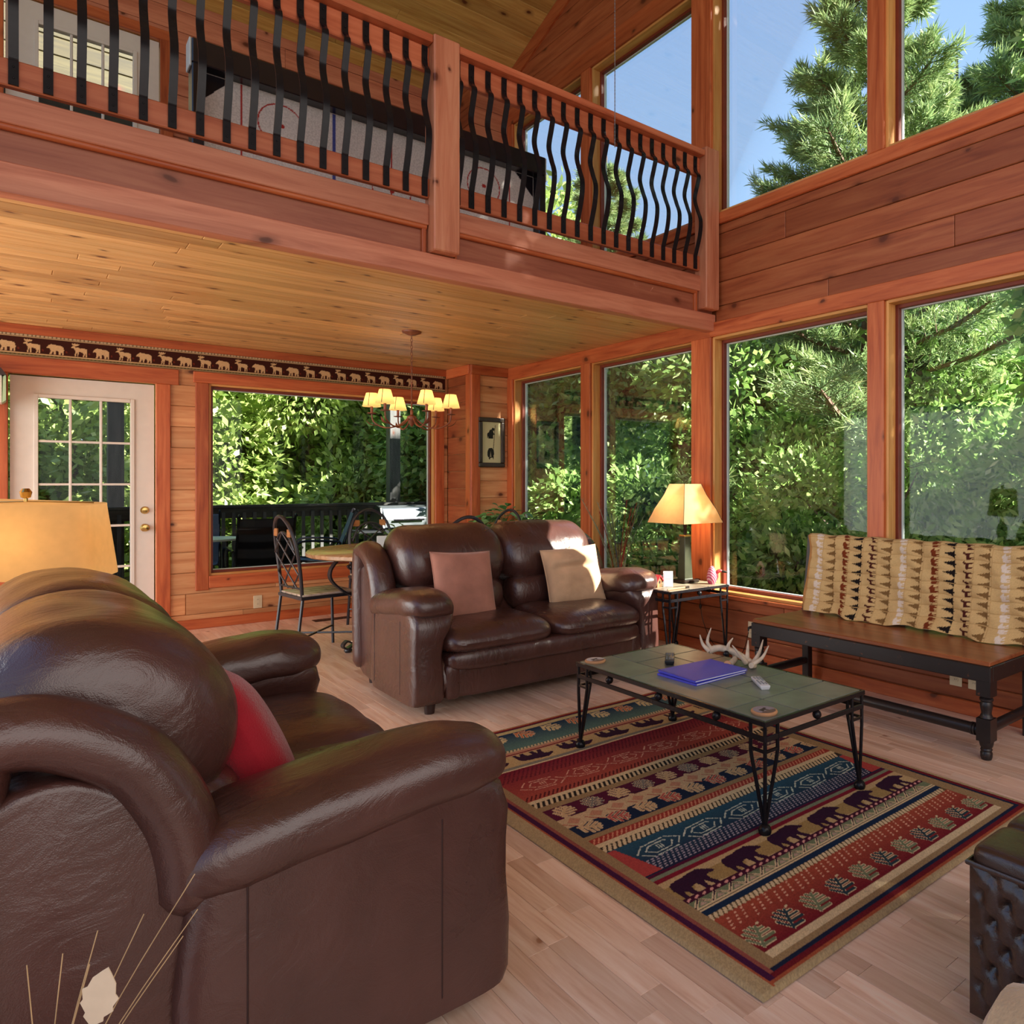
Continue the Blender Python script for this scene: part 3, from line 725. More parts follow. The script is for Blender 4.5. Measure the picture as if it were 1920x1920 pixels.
def superbox(c, h, n=(4, 4, 4), res=14, fn=None):
    """rounded cushion: superellipsoid from a cube sphere; returns vertices and quads"""
    vs = []; fs = []; idx = {}
    def vid(p):
        k = (round(p[0], 5), round(p[1], 5), round(p[2], 5))
        if k not in idx: idx[k] = len(vs); vs.append(p)
        return idx[k]
    def warp(t): return math.copysign(abs(t)**.8, t)
    for ax in range(3):
        for sg in (-1, 1):
            for i in range(res):
                for j in range(res):
                    q = []
                    for (a, b) in ((i, j), (i+1, j), (i+1, j+1), (i, j+1)):
                        p = [0, 0, 0]; p[ax] = sg; p[(ax+1) % 3] = warp(2*a/res-1); p[(ax+2) % 3] = warp(2*b/res-1); q.append(vid(tuple(p)))
                    fs.append(tuple(q) if sg > 0 else tuple(q[::-1]))
    o = []
    for p in vs:
        d = Vector(p).normalized(); e = sum(abs(d[k])**n[k] for k in range(3))
        # solve sum (r|d|)^n = 1
        r = 1.0
        for _ in range(12):
            f = sum((r*abs(d[k]))**n[k] for k in range(3))-1; df = sum(n[k]*abs(d[k])*(r*abs(d[k]))**(n[k]-1) for k in range(3)); r -= f/max(df, 1e-6)
        u = d*r
        q = Vector((c[0]+u.x*h[0], c[1]+u.y*h[1], c[2]+u.z*h[2]))
        if fn: q = fn(q, u)
        o.append(tuple(q))
    return o, fs
def wrinkle(p, s=1.0, seed=0.0):
    return s*(.5*math.sin(p[0]*23+seed+3*math.sin(p[1]*7+seed))+.35*math.sin(p[1]*31+2*math.sin(p[0]*11+seed*2)+p[2]*17)+.3*math.sin(p[2]*37+p[0]*13+seed*3))
def roll_loft(prof, x0, x1, p=7, n=26, amp=.004, seed=0.0, endmin=.0, squeeze=None):
    """closed (y, z) profile swept along x with pillowy ends"""
    cy = sum(q[0] for q in prof)/len(prof); cz = sum(q[1] for q in prof)/len(prof); rings = []
    for i in range(n+1):
        t = -math.cos(PI*i/n); s = max((1-abs(t)**p), 0)**(1/2.6); s = max(s, endmin)
        x = (x0+x1)/2+t*(x1-x0)/2; r = []
        for k, (y, z) in enumerate(prof):
            yy = cy+(y-cy)*(.72+.28*s if s > .02 else .5) if 0 else cy+(y-cy)*s; zz = cz+(z-cz)*s
            w = wrinkle((x, yy, zz), amp*min(1, s*1.2), seed)
            d = Vector((0, y-cy, z-cz)); d = d.normalized() if d.length > 0 else d
            r.append((x, yy+d.y*w, zz+d.z*w))
        rings.append(r)
    return rings
def smooth_poly(pts, n=6):
    P = pts+pts[:1]; out = []; N = len(pts)
    for i in range(N):
        p0, p1, p2, p3 = (Vector((*pts[(i+k) % N], 0)) for k in (-1, 0, 1, 2))
        for k in range(n):
            t = k/n; q = .5*((2*p1)+(-p0+p2)*t+(2*p0-5*p1+4*p2-p3)*t*t+(-p0+3*p1-3*p2+p3)*t**3); out.append((q.x, q.y))
    return out

def make_sofa(label, loc, rz, cat='loveseat'):
    t = thing('leather_loveseat', label, cat, loc, rz, 'brown leather loveseats'); m = M['leather']; W_ = 1.73
    # lower body and back shell
    MB().prism(smooth_poly([(.10, .075), (.10, .30), (.60, .40), (.80, .66), (.90, .72), (.965, .66), (.985, .40), (.955, .075)], 5), .17, W_-.17, 'x').build('body', m, t, smooth=True, bevel=.01)
    MB().add(*superbox((W_/2, .055, .165), (.66, .05, .095), (9, 5, 7), 12)).build('front_panel', m, t, smooth=True)
    for sx in (.225, W_-.225): MB().add(*superbox((sx, .055, .165), (.045, .048, .098), (4, 4, 6), 8)).build('front_corner', m, t, smooth=True)
    MB().loft(roll_loft(smooth_poly([(-.035, .275), (-.02, .225), (.08, .215), (.2, .22), (.2, .33), (.03, .335), (-.02, .325)], 4), .19, W_-.19, 10, 30, .0025, 2)).build('footrest_roll', m, t, smooth=True)
    for k, (a, b) in enumerate(((.175, W_/2+.004), (W_/2-.004, W_-.175))):
        def fs_(q, u, k=k):
            if u.z > 0: q.z += .022*(1-u.x**4)*(1-u.y**4)-.012*max(0, -u.y)**3
            q.z += wrinkle((q.x*1.2, q.y*.6, 0), .0042, k*2.0)*(1 if u.z > 0 else .3)*(1-.4*u.x**2); return q
        MB().add(*superbox(((a+b)/2, .29, .375), ((b-a)/2, .335, .072), (7, 5, 2.6), 22, fs_)).build('seat_cushion', m, t, smooth=True, angle=80)
    # back cushions: lumbar roll and high pillow back
    for k, (a, b) in enumerate(((.165, W_/2+.006), (W_/2-.006, W_-.165))):
        MB().loft(roll_loft(smooth_poly([(.60, .40), (.535, .47), (.53, .55), (.56, .62), (.64, .645), (.74, .6), (.74, .45)], 5), a+.03, b-.03, 8, 28, .0045, k*1.7)).build('lumbar_cushion', m, t, smooth=True, angle=80)
        MB().loft(roll_loft(smooth_poly([(.63, .59), (.560, .66), (.545, .76), (.585, .87), (.68, .955), (.79, .988), (.90, .975), (.985, .90), (1.0, .78), (.96, .66), (.84, .58)], 5), a-.012, b+.012, 7, 40, .0050, 4+k*2.3)).build('back_cushion', m, t, smooth=True, angle=80)
    MB().add(*superbox((W_/2, .985, .46), (.70, .03, .37), (9, 3, 7), 12)).build('back_panel', m, t, smooth=True)
    # sides: wing band, side panel, arm body, arm pillow
    for sg, x in ((0, 0.0), (1, W_)):
        d = 1 if sg == 0 else -1
        def X_(v): return x+d*v
        path = catmull([(0, .605, .44), (0, .612, .56), (0, .64, .67), (0, .71, .79), (0, .82, .868), (0, .92, .892), (0, 1.01, .86), (0, 1.045, .72), (0, 1.045, .45), (0, 1.03, .10)], 6)
        mb = MB(); rings = []
        for i, p in enumerate(path):
            q = path[min(i+1, len(path)-1)]; r = path[max(i-1, 0)]; tg = (q-r).normalized(); nr = Vector((0, -tg.z, tg.y)); e = min(1, i/3, (len(path)-1-i)/2+.5)**.5
            rings.append([(X_(.075+.078*math.cos(a)*e+.01), p.y-nr.y*(.060+.062*math.sin(a)*e), p.z-nr.z*(.060+.062*math.sin(a)*e)) for a in np.linspace(0, 2*PI, 16, endpoint=False)])
        mb.loft(rings).build('wing_roll', m, t, smooth=True, angle=80)
        MB().prism(smooth_poly([(.60, .10), (.615, .45), (.67, .60), (.75, .69), (.86, .745), (.96, .70), (.985, .5), (.985, .10)], 4), X_(.045), X_(.165), 'x').build('side_panel', m, t, smooth=True, bevel=.015, bseg=3)
        rings = []
        for z, w, yf, yb in ((.062, .185, .03, .66), (.09, .195, .015, .69), (.20, .190, .012, .70), (.31, .180, .022, .70), (.40, .195, .02, .69), (.47, .235, .012, .68), (.53, .255, .03, .66), (.565, .24, .09, .62)):
            r = []
            for a in np.linspace(0, 2*PI, 28, endpoint=False):
                cx_, sx_ = math.cos(a), math.sin(a); n_ = 2/7
                r.append((X_(w/2-.0+ (w/2)*math.copysign(abs(cx_)**n_, cx_)), (yf+yb)/2+(yb-yf)/2*math.copysign(abs(sx_)**n_, sx_), z))
            rings.append(r)
        MB().loft(rings).build('arm_body', m, t, smooth=True, angle=70)
        def fa(q, u, d=d, x=x):
            yy = (q.y-.365)/.36                     # -1 front .. 1 back
            q.z += -.040*yy+(-.075*max(0, -yy-.35)**1.6)-.05*max(0, yy-.3)**2; lx = (q.x-x)*d
            q.z -= .55*max(0, lx-.16)**1.4*(.6+.8*max(0, -yy))
            q.z += wrinkle((q.x*.5, q.y*1.5, q.z*.6), .004, 5+d)*(1.3 if abs(yy) > .6 else .6); return q
        MB().add(*superbox((X_(.125), .365, .575), (.150, .362, .082), (3, 4.5, 2.5), 30, fa)).build('arm_pillow', m, t, smooth=True, angle=80)
        for fy in (.09, .93): MB().lathe([(.0, 0), (.026, 0), (.034, .07), (0, .07)], 12, (X_(.12), fy, 0)).build('foot', M['foot'], t, smooth=True)
        # seams on the outside
        for yy in (.20, .585): MB().tube([(X_(.0005), yy, .1), (X_(.0005), yy, .3), (X_(.0005), yy, .5)], .0018, 5).build('seam', M['foot'], t)
    return t
make_sofa('brown leather loveseat facing us, its right end in sunlight, holding two tan pillows', (1.545, 3.745, 0), 0)
make_sofa('near brown leather loveseat seen from its side, red pillow against its back', (.905, 1.555, 0), PI/2)

# ------------------------------------------------------------------ pillows
def cloth(name, c, scale=260, bump=.35, rough=.9, var=.18, **k):
    m = NT(name); tcn = m.n('ShaderNodeTexCoord')
    n1 = m.n('ShaderNodeTexNoise'); n1.inputs['Scale'].default_value = 8; n1.inputs['Detail'].default_value = 4; m.l(tcn.outputs['Object'], n1.inputs['Vector'])
    n2 = m.n('ShaderNodeTexNoise'); n2.inputs['Scale'].default_value = scale; m.l(tcn.outputs['Object'], n2.inputs['Vector'])
    col = m.ramp(n1.outputs[0], [(.3, tuple(x*(1-var) for x in c)), (.7, tuple(min(1, x*(1+var)) for x in c))])
    m.bsdf(col, rough, m.bump(n2.outputs[0], bump, .003), Specular_IOR_Level=.2, Sheen_Weight=.3, **k); return m.mat
M['mauve'] = cloth('tan_mauve_suede', L(176,122,104)); M['beige'] = cloth('beige_suede', L(206,168,132))
M['red'] = cloth('red_corduroy', L(156,24,40), 300, .5)
def pillow_mesh(w, h, th, rib=0, seed=0, n=34):
    mb = MB(); vs = []; N = n+1
    for s in (1, -1):
        for j in range(N):
            for i in range(N):
                u = 2*i/n-1; v = 2*j/n-1
                e = (max(0, 1-abs(u)**3.2)*max(0, 1-abs(v)**3.2))**.55
                x = u*w/2*(1-.05*(1-v*v)*abs(u)**3); z = v*h/2*(1-.05*(1-u*u)*abs(v)**3)
                y = s*(th/2*e+.003)
                if rib: y += s*.0045*math.sin(x*rib+.6*math.sin(z*9))*min(1, e*3)
                y += s*wrinkle((x*.8, z*.8, s), .004, seed)*e
                if seed == 3: y += s*.02*math.exp(-((z-.10)/.03)**2)*e*(1-u*u)-s*.024*math.exp(-((z-.055)/.022)**2)*e*(1-.6*u*u) if s < 0 else 0
                vs.append((x, y, z+h/2))
    fs = []
    for s in (0, 1):
        b = s*N*N
        for j in range(n):
            for i in range(n):
                q = (b+j*N+i, b+j*N+i+1, b+(j+1)*N+i+1, b+(j+1)*N+i); fs.append(q if s else q[::-1])
    rim = [i for i in range(n)]+[j*N+n for j in range(n)]+[n*N+i for i in range(n, 0, -1)]+[j*N for j in range(n, 0, -1)]
    for a, b in zip(rim, rim[1:]+rim[:1]): fs.append((a, b, N*N+b, N*N+a))
    return mb.add(vs, fs)
def pillow(label, mat, w, h, th, loc, rz, tilt, roll=0, rib=0, seed=0, seam=True):
    o = pillow_mesh(w, h, th, rib, seed).build('throw_pillow', mat, smooth=True, angle=85)
    o.rotation_mode = 'ZXY'
    o.matrix_world = Matrix.Translation(loc) @ Matrix.Rotation(rz, 4, 'Z') @ Matrix.Rotation(tilt, 4, 'X') @ Matrix.Rotation(roll, 4, 'Y')
    tag(o, label, 'pillow')
    if seam:
        pts = []
        for k in range(48):
            a = 2*PI*k/48; c_, s_ = math.cos(a), math.sin(a); q = 1/max(abs(c_), abs(s_)); u, v = c_*q, s_*q
            pts.append((u*w/2*(1-.05*(1-v*v)*abs(u)**3), 0, v*h/2*(1-.05*(1-u*u)*abs(v)**3)+h/2))
        MB().tube(pts, .004, 6, closed=True).build('piping', mat, o, smooth=True)
    return o
pillow('mauve tan suede pillow leaning in the shaded left corner of the loveseat', M['mauve'], .40, .42, .13, (2.02, 4.10, .43), .06, -.30, .05, seed=1)
pillow('beige pillow lit by the sun at the right end of the loveseat', M['beige'], .42, .40, .15, (2.83, 4.10, .43), -.14, -.30, -.06, seed=3)
pillow('ribbed red pillow leaning on the near loveseat, closest to us', M['red'], .44, .43, .17, (.47, 2.08, .42), PI/2+.12, -.42, .02, rib=260, seed=2, seam=False)
pillow('red pillow mostly hidden behind the near loveseat back cushion', M['red'], .44, .43, .15, (.42, 2.72, .42), PI/2, -.40, .0, rib=260, seed=4, seam=False)

# ================================================================== TABLES WITH IRON LEGS
def stone(name, c):
    m = NT(name); tcn = m.n('ShaderNodeTexCoord'); oi = m.n('ShaderNodeObjectInfo')
    n1 = m.n('ShaderNodeTexNoise'); n1.inputs['Scale'].default_value = 9; n1.inputs['Detail'].default_value = 6; m.l(tcn.outputs['Object'], n1.inputs['Vector'])
    col = m.ramp(n1.outputs[0], [(.3, tuple(x*.75 for x in c)), (.7, tuple(x*1.2 for x in c))])
    col = m.mix(1, col, m.ramp(oi.outputs['Random'], [(0, (.75, .72, .78)), (.5, (1, 1, 1)), (1, (1.1, 1.12, 1.05))]), 'MULTIPLY')
    m.bsdf(col, .32, m.bump(n1.outputs[0], .25, .006), Specular_IOR_Level=.5); return m.mat
M['slate'] = stone('slate_tile', L(112,118,108)); M['slate2'] = stone('tan_stone_tile', L(150,138,116))
def iron_table(name, label, x0, x1, y0, y1, h, tiles, nl, ns, tilemat, cat):
    t = thing(name, label, cat, ((x0+x1)/2, (y0+y1)/2, 0)); cx, cy = (x0+x1)/2, (y0+y1)/2; a, b = (x1-x0)/2, (y1-y0)/2; I = M['black_iron']
    mb = MB(); w = .012
    for (p, q, r, s) in ((-a, a, -b, -b+w), (-a, a, b-w, b), (-a, -a+w, -b+w, b-w), (a-w, a, -b+w, b-w)): mb.box(p, q, r, s, h-.018, h)
    mb.build('rim', I, t, bevel=.0015, bseg=1)
    bx('tile_bed', I, -a+w, a-w, -b+w, b-w, h-.016, h-.006, t, bevel=0)
    for (p, q, r, s) in tiles: 
        o = MB().box(p-cx+.0035, q-cx-.0035, r-cy+.0035, s-cy-.0035, h-.006, h+.0012).build('tile', tilemat, t, bevel=.0015, bseg=1)
    for (p, q, r, s) in ((-a+.004, a-.004, -b+.004, -b+.012), (-a+.004, a-.004, b-.012, b-.004), (-a+.004, -a+.012, -b+.012, b-.012), (a-.012, a-.004, -b+.012, b-.012)):
        bx('rail', I, p, q, r, s, h-.074, h-.054, t, bevel=.002)
    for sx in (-1, 1):
        for sy in (-1, 1):
            px, py = sx*(a-.010), sy*(b-.010); lg = MB(); k = .068
            for dx, dy in ((0, 0), (-sx*k, 0), (0, -sy*k)):
                q = [(px+dx, py+dy, h-.016), (px+dx, py+dy, h-.115), (px+dx*.92, py+dy*.92, h-.14), (px-sx*.006+dx*.05, py-sy*.006+dy*.05, .045), (px-sx*.006, py-sy*.006, .02)]
                lg.tube(q, .0075, 6)
            lg.box(px-sx*k, px, py-.004, py+.004, h-.114, h-.104); lg.box(px-.004, px+.004, py-sy*k, py, h-.114, h-.104)
            o = lg.build('leg', I, t, smooth=True, angle=35)
            MB().ball((px-sx*.006, py-sy*.006, .024), .024, 14, 10).build('foot', I, o, smooth=True)
    for k in range(nl):
        for sx in (-1, 1): MB().ball((sx*(a-.010), -b+2*b*(k+.75)/(nl+.5), h-.036), .0175, 12, 8).build('ball', I, t, smooth=True)
    for k in range(ns):
        for sy in (-1, 1): MB().ball((-a+2*a*(k+1)/(ns+1), sy*(b-.010), h-.036), .0175, 12, 8).build('ball', I, t, smooth=True)
    return t
gx = (1.967, 2.16, 2.365, 2.558); gy = (1.702, 1.885, 2.083, 2.28, 2.475, 2.66, 2.848)
tl = [(gx[i], gx[i+1], gy[j], gy[j+1]) for i in (1, 2) for j in range(6)]+[(gx[0], gx[1], gy[0], gy[1]), (gx[0], gx[1], gy[1], gy[4]), (gx[0], gx[1], gy[4], gy[6])]
CT = .411
iron_table('coffee_table', 'low black iron coffee table with grey-green slate tiles, standing on the rug', 1.955, 2.57, 1.69, 2.86, CT, tl, 3, 1, M['slate'], 'table')
ex0, ex1, ey0, ey1, EH = 3.215, 3.785, 3.61, 4.18, .532
ee = [(ex0+.012+(ex1-ex0-.024)*i/3, ex0+.012+(ex1-ex0-.024)*(i+1)/3, ey0+.012+(ey1-ey0-.024)*j/3, ey0+.012+(ey1-ey0-.024)*(j+1)/3) for i in range(3) for j in range(3)]
iron_table('end_table', 'small square iron end table holding a lamp beside the loveseat', ex0, ex1, ey0, ey1, EH, ee, 1, 1, M['slate2'], 'table')

# ---- things on the coffee table
CTz = CT+.0014
M['cork_wood'] = plain('pale_wood_rim', L(190,140,100), .6, .15); M['plastic_black'] = plain('black_plastic', (.012, .013, .016), .35, .1); M['plastic_white'] = plain('white_plastic', L(206,208,212), .4, .04)
M['rubber_grey'] = plain('grey_buttons', L(120,124,130), .6, .1); M['blue'] = plain('blue_folder_card', L(66,70,196), .42, .06); M['paper'] = plain('white_paper', L(226,226,226), .7, .03)
def coaster(label, x, y, col):
    t = thing('coaster', label, 'coaster', (x, y, CTz))
    MB().lathe([(0, 0), (.046, 0), (.049, .004), (.049, .009), (.045, .012), (0, .012)], 28).build('rim', M['cork_wood'], t, smooth=True)
    C = Canvas(.084, .084, .002, col); C.shape(MOOSE, .02, .018, .045, .05, L(70,58,56)); C.poly([(.0, .0), (.084, 0), (.084, .022), (.04, .03), (.0, .024)], L(120,100,90)); C.speckle(.3)
    r = lambda X, Y: (np.clip(np.hypot(X-.042, Y-.042), 0, .042)/np.maximum(np.hypot(X-.042, Y-.042), 1e-6))
    o = C.build('picture', PRINT, lambda X, Y: ((X-.042)*r(X, Y), (Y-.042)*r(X, Y), .0125+0*X), t)
PRINT = print_mat('printed_card', .5, .1, 500)
coaster('round wooden coaster with a dark picture at the table corner nearest us', 2.035, 1.765, L(150,140,150)); coaster('round pale coaster at the far corner of the coffee table, by the loveseat', 2.022, 2.795, L(196,190,190))
def remote(name, label, mat, bmat, x, y, rz, l, w, h):
    t = thing(name, label, 'remote', (x, y, CTz), rz)
    MB().loft([[(sx*w/2*s, sy*l/2*(1 if s > .9 else .97), z) for sx, sy in ((-1, -1), (1, -1), (1, 1), (-1, 1))] for z, s in ((0, .72), (h*.45, .92), (h*.85, 1), (h, .94))]).build('body', mat, t, bevel=.003, smooth=True)
    for j in range(7):
        for i in range(3): 
            if (i+j) % 5 != 4: MB().box(-w*.3+i*w*.3-.004, -w*.3+i*w*.3+.004, -l*.4+j*l*.115, -l*.4+j*l*.115+.008, h-.0005, h+.0022).build('button', bmat, t, bevel=.001, bseg=1)
    return t
remote('remote_control', 'black remote control lying on the slate table', M['plastic_black'], M['rubber_grey'], 2.295, 2.575, 1.18+PI/2-.35, .165, .045, .022)
remote('remote_control', 'white remote control lying on the slate table', M['plastic_white'], M['rubber_grey'], 2.303, 2.018, 1.3+PI/2-.3, .15, .042, .018)
for k, (dz, rz, dx) in enumerate(((0, .02, 0), (.011, -.03, .006))):
    t = thing('folder', ('lower blue folder of the two on the coffee table', 'upper blue folder lying on another blue folder')[k], 'folder', (2.245+dx, 2.305, CTz+dz), rz, 'blue folders')
    bx('cover', M['blue'], -.155, .155, -.12, .12, 0, .0022, t, bevel=.0006); bx('pages', M['paper'], -.152, .150, -.117, .117, .0022, .0070, t, bevel=0)
    MB().box(-.155, .155, -.12, .12, .0070, .0094).box(-.158, -.152, -.12, .12, 0, .0094).build('front_cover', M['blue'], t, bevel=.0006, bseg=1)
M['antler'] = plain('bleached_antler', L(196,178,156), .5, .22, 30, .3)
t = thing('antler_centrepiece', 'bleached antler candle holder with pointed tines on the coffee table', 'ornament', (2.50, 2.34, CTz))
def antler(pts, r0, r1): 
    P = catmull(pts, 6); return MB().tube(P, [r0+(r1-r0)*(i/(len(P)-1))**1.3 for i in range(len(P))], 9).build('antler', M['antler'], t, smooth=True)
antler([(-.07, .11, .05), (-.03, .08, .062), (.0, .02, .05), (.015, -.05, .025), (.0, -.11, .012), (-.04, -.13, .02)], .017, .013)
antler([(-.06, -.02, .012), (-.01, .0, .02), (.04, .05, .03), (.05, .11, .04)], .014, .012)
for pts in ([(-.06, .10, .055), (-.065, .125, .09), (-.05, .115, .155)], [(-.075, .10, .05), (-.09, .13, .08), (-.10, .14, .125)], [(-.01, .04, .055), (-.02, .03, .085), (.0, .02, .115)], [(-.02, -.08, .02), (-.055, -.075, .06), (-.085, -.055, .105)],
            [(.01, -.06, .025), (.03, -.045, .065), (.05, -.03, .105)], [(.0, -.10, .015), (.035, -.11, .06), (.075, -.10, .115)], [(-.03, -.12, .018), (.01, -.15, .05), (.05, -.155, .10)]):
    antler(pts, .012, .002)
MB().ball((-.035, .03, .045), .014, 12, 8).build('candle_cup', M['black_iron'], t, smooth=True)
MB().lathe([(0, 0), (.016, 0), (.018, .012), (.014, .016), (0, .012)], 14).build('burr', M['cork_wood'], t, smooth=True, loc=(-.085, -.03, .012), rot=(.3, -1.1, 0))

# ---- things on the end table
EZ = EH+.0014
M['bronze'] = plain('dark_bronze', L(52,40,32), .35, .15, 20, 0, Metallic=.6); M['olive'] = plain('dark_olive_paint', L(58,60,40), .4, .15)
def shade_mat(name, c, em, est):
    m = NT(name); tcn = m.n('ShaderNodeTexCoord'); n1 = m.n('ShaderNodeTexNoise'); n1.inputs['Scale'].default_value = 30; m.l(tcn.outputs['Object'], n1.inputs['Vector'])
    col = m.ramp(n1.outputs[0], [(.3, tuple(x*.92 for x in c)), (.7, c)])
    d = m.n('ShaderNodeBsdfDiffuse'); tr = m.n('ShaderNodeBsdfTranslucent'); m.l(col, d.inputs[0]); m.l(col, tr.inputs[0])
    mx = m.n('ShaderNodeMixShader'); mx.inputs[0].default_value = .55; m.l(d.outputs[0], mx.inputs[1]); m.l(tr.outputs[0], mx.inputs[2])
    e = m.n('ShaderNodeEmission'); e.inputs[0].default_value = (*em, 1); e.inputs[1].default_value = est
    ad = m.n('ShaderNodeAddShader'); m.l(mx.outputs[0], ad.inputs[0]); m.l(e.outputs[0], ad.inputs[1]); m.l(ad.outputs[0], m.out.inputs[0]); return m.mat
M['shade'] = shade_mat('parchment_shade', L(210,176,130), (1, .55, .2), .04); M['shade2'] = shade_mat('cream_shade', L(230,196,140), (1, .62, .22), .22); M['shade3'] = shade_mat('linen_shade', L(216,178,122), (1, .58, .2), .08)
def bulb(name, parent, loc, power, r=.02):
    d = bpy.data.lights.new(name, 'POINT'); d.energy = power; d.color = (1, .68, .34); d.shadow_soft_size = r
    o = bpy.data.objects.new(name, d); link(o, parent); o.location = loc; return o
t = thing('table_lamp', 'table lamp with dark tapered column and pyramid parchment shade on the end table', 'lamp', (3.625, 3.90, EZ))
bx('base', M['bronze'], -.075, .075, -.075, .075, 0, .022, t, bevel=.006)
MB().loft([[(sx*w, sy*w, z) for sx, sy in ((-1, -1), (1, -1), (1, 1), (-1, 1))] for z, w in ((.022, .043), (.03, .040), (.30, .028), (.33, .028))]).build('column', M['olive'], t, bevel=.004)
bx('cap', M['brass'], -.033, .033, -.033, .033, .33, .345, t, bevel=.003)
MB().lathe([(0, .345), (.012, .345), (.012, .40), (.016, .405), (.016, .44), (0, .44)], 12).build('socket', M['bronze'], t, smooth=True)
mb = MB(); zb, zt = .435, .715
mb.loft([[(sx*w, sy*w, z) for sx, sy in ((-1, -1), (1, -1), (1, 1), (-1, 1))] for z, w in ((zb, .195), (zb+.1, .158), (zt-.08, .110), (zt, .082))], cap=False)
sh = mb.build('lamp_shade', M['shade'], t)
for sx, sy in ((-1, -1), (1, -1), (1, 1), (-1, 1)): MB().tube([(sx*.196, sy*.196, zb), (sx*.159, sy*.159, zb+.1), (sx*.111, sy*.111, zt-.08), (sx*.083, sy*.083, zt)], .0022, 5).build('seam', M['bronze'], sh)
bulb('bulb', t, (0, 0, .53), 3)
t = thing('card_stand', 'small white framed card standing in front of the table lamp', 'frame', (3.37, 3.80, EZ), -.72)
MB().box(-.034, .034, -.004, .004, 0, .108).box(-.034, .034, .0, .045, 0, .003).build('frame', M['paper'], t, rot=(-.12, 0, 0), bevel=.001, bseg=1)
C = Canvas(.056, .094, .0012, L(216,216,222))
for k in range(11): C.rect(.008, .048-(k*7 % 11)*.001, .012+k*.007, .0145+k*.007, L(196,150,150) if k % 3 else L(170,170,180))
C.build('card', PRINT, lambda X, Y: (X-.028, -.0052-.12*0*Y, Y+.006), t).rotation_euler = (-.12, 0, 0)
M['red_paint'] = plain('red_paint', L(190,58,62), .5, .12); M['wood_small'] = wood('small_wood', L(190,140,100), L(170,110,76), L(140,84,54), 'z', knots=0)
t = thing('birdhouse', 'tiny birdhouse with a red roof on the end table', 'ornament', (3.30, 3.84, EZ), .3)
MB().prism([(-.028, 0), (.028, 0), (.028, .05), (0, .078), (-.028, .05)], -.024, .024, 'y').build('house', M['wood_small'], t, bevel=.001, bseg=1)
for s in (-1, 1): MB().prism([(0, .079), (s*.042, .038), (s*.042, .045), (0, .087)], -.034, .034, 'y').build('roof', M['red_paint'], t)
MB().lathe([(0, 0), (.010, 0), (.010, .001), (0, .001)], 12).build('hole', M['plastic_black'], t, loc=(0, -.0245, .036), rot=(PI/2, 0, 0))
def striped(name, a, b):
    m = NT(name); tcn = m.n('ShaderNodeTexCoord'); w = m.n('ShaderNodeTexWave'); w.inputs['Scale'].default_value = 26; w.bands_direction = 'DIAGONAL'; w.inputs['Distortion'].default_value = .6; m.l(tcn.outputs['Object'], w.inputs['Vector'])
    m.bsdf(m.ramp(w.outputs[0], [(.45, a), (.6, b)]), .45); return m.mat
t = thing('bird_figurine', 'pink striped bird figurine with a long brown beak beside the lamp', 'figurine', (3.70, 3.70, EZ), -.72)
MB().lathe([(0, .0), (.022, .0), (.034, .02), (.038, .05), (.031, .085), (.022, .11), (.010, .127), (0, .13)], 20).build('body', striped('striped_glaze', L(170,48,84), L(206,150,160)), t, smooth=True)
P = catmull([(.02, 0, .03), (.036, 0, .05), (.036, 0, .078), (.052, 0, .094), (.075, 0, .092)], 5)
MB().tube(P, [.017, .016, .015, .014, .013, .012, .012, .012, .012, .012, .012, .013, .014, .014, .014, .013, .013, .012, .010, .008, .004][:len(P)], 10).build('head', M['red_paint'], t, smooth=True)
MB().tube([(.072, 0, .092), (.098, 0, .086), (.112, 0, .081)], [.010, .008, .002], 8).build('beak', M['bronze'], t, smooth=True)
t = thing('paint_brush', 'wooden handled brush lying along the front of the end table', 'brush', (3.36, 3.665, EZ+.006), .06)
MB().tube([(-.12, 0, 0), (-.06, 0, .001), (.05, 0, 0)], [.005, .0075, .004], 8).build('handle', M['cork_wood'], t, smooth=True); MB().tube([(.05, 0, 0), (.085, 0, 0)], [.006, .008], 8).build('bristles', M['bronze'], t, smooth=True)

# ================================================================== BENCH AND QUILT
def worn(name, c, e):
    m = NT(name); tcn = m.n('ShaderNodeTexCoord'); n1 = m.n('ShaderNodeTexNoise'); n1.inputs['Scale'].default_value = 34; n1.inputs['Detail'].default_value = 6; m.l(tcn.outputs['Object'], n1.inputs['Vector'])
    m.bsdf(m.ramp(n1.outputs[0], [(.66, c), (.74, e)]), .38, m.bump(n1.outputs[0], .1, .003)); return m.mat
M['bench_black'] = worn('worn_black_paint', (.016, .012, .012), (.13, .045, .02))
M['bench_seat'] = wood('bench_seat_wood', L(170,104,66), L(146,82,48), L(116,60,36), 'y', rough=.3, knots=0, gs=.6)
BX0, BX1, BY0, BY1, BH = 3.25, 3.74, 1.49, 2.92, .448
t = thing('bench', 'long black wooden bench with a worn brown seat under the big window', 'bench', ((BX0+BX1)/2, (BY0+BY1)/2, 0)); ox, oy = t.location.x, t.location.y
def bb(nm, mat, *a, bevel=.004): o = bx(nm, M[mat], a[0]-ox, a[1]-ox, a[2]-oy, a[3]-oy, a[4], a[5], t, bevel=bevel); return o
bb('seat', 'bench_seat', BX0+.006, BX1+.02, BY0+.006, BY1-.006, BH-.022, BH)
bb('apron', 'bench_black', BX0, BX0+.025, BY0, BY1, BH-.095, BH-.0215); bb('apron', 'bench_black', BX1-.02, BX1+.02, BY0+.03, BY1-.03, BH-.095, BH-.0225)
bb('apron', 'bench_black', BX0+.025, BX1, BY0, BY0+.025, BH-.095, BH-.0215); bb('apron', 'bench_black', BX0+.025, BX1, BY1-.025, BY1, BH-.095, BH-.0215)
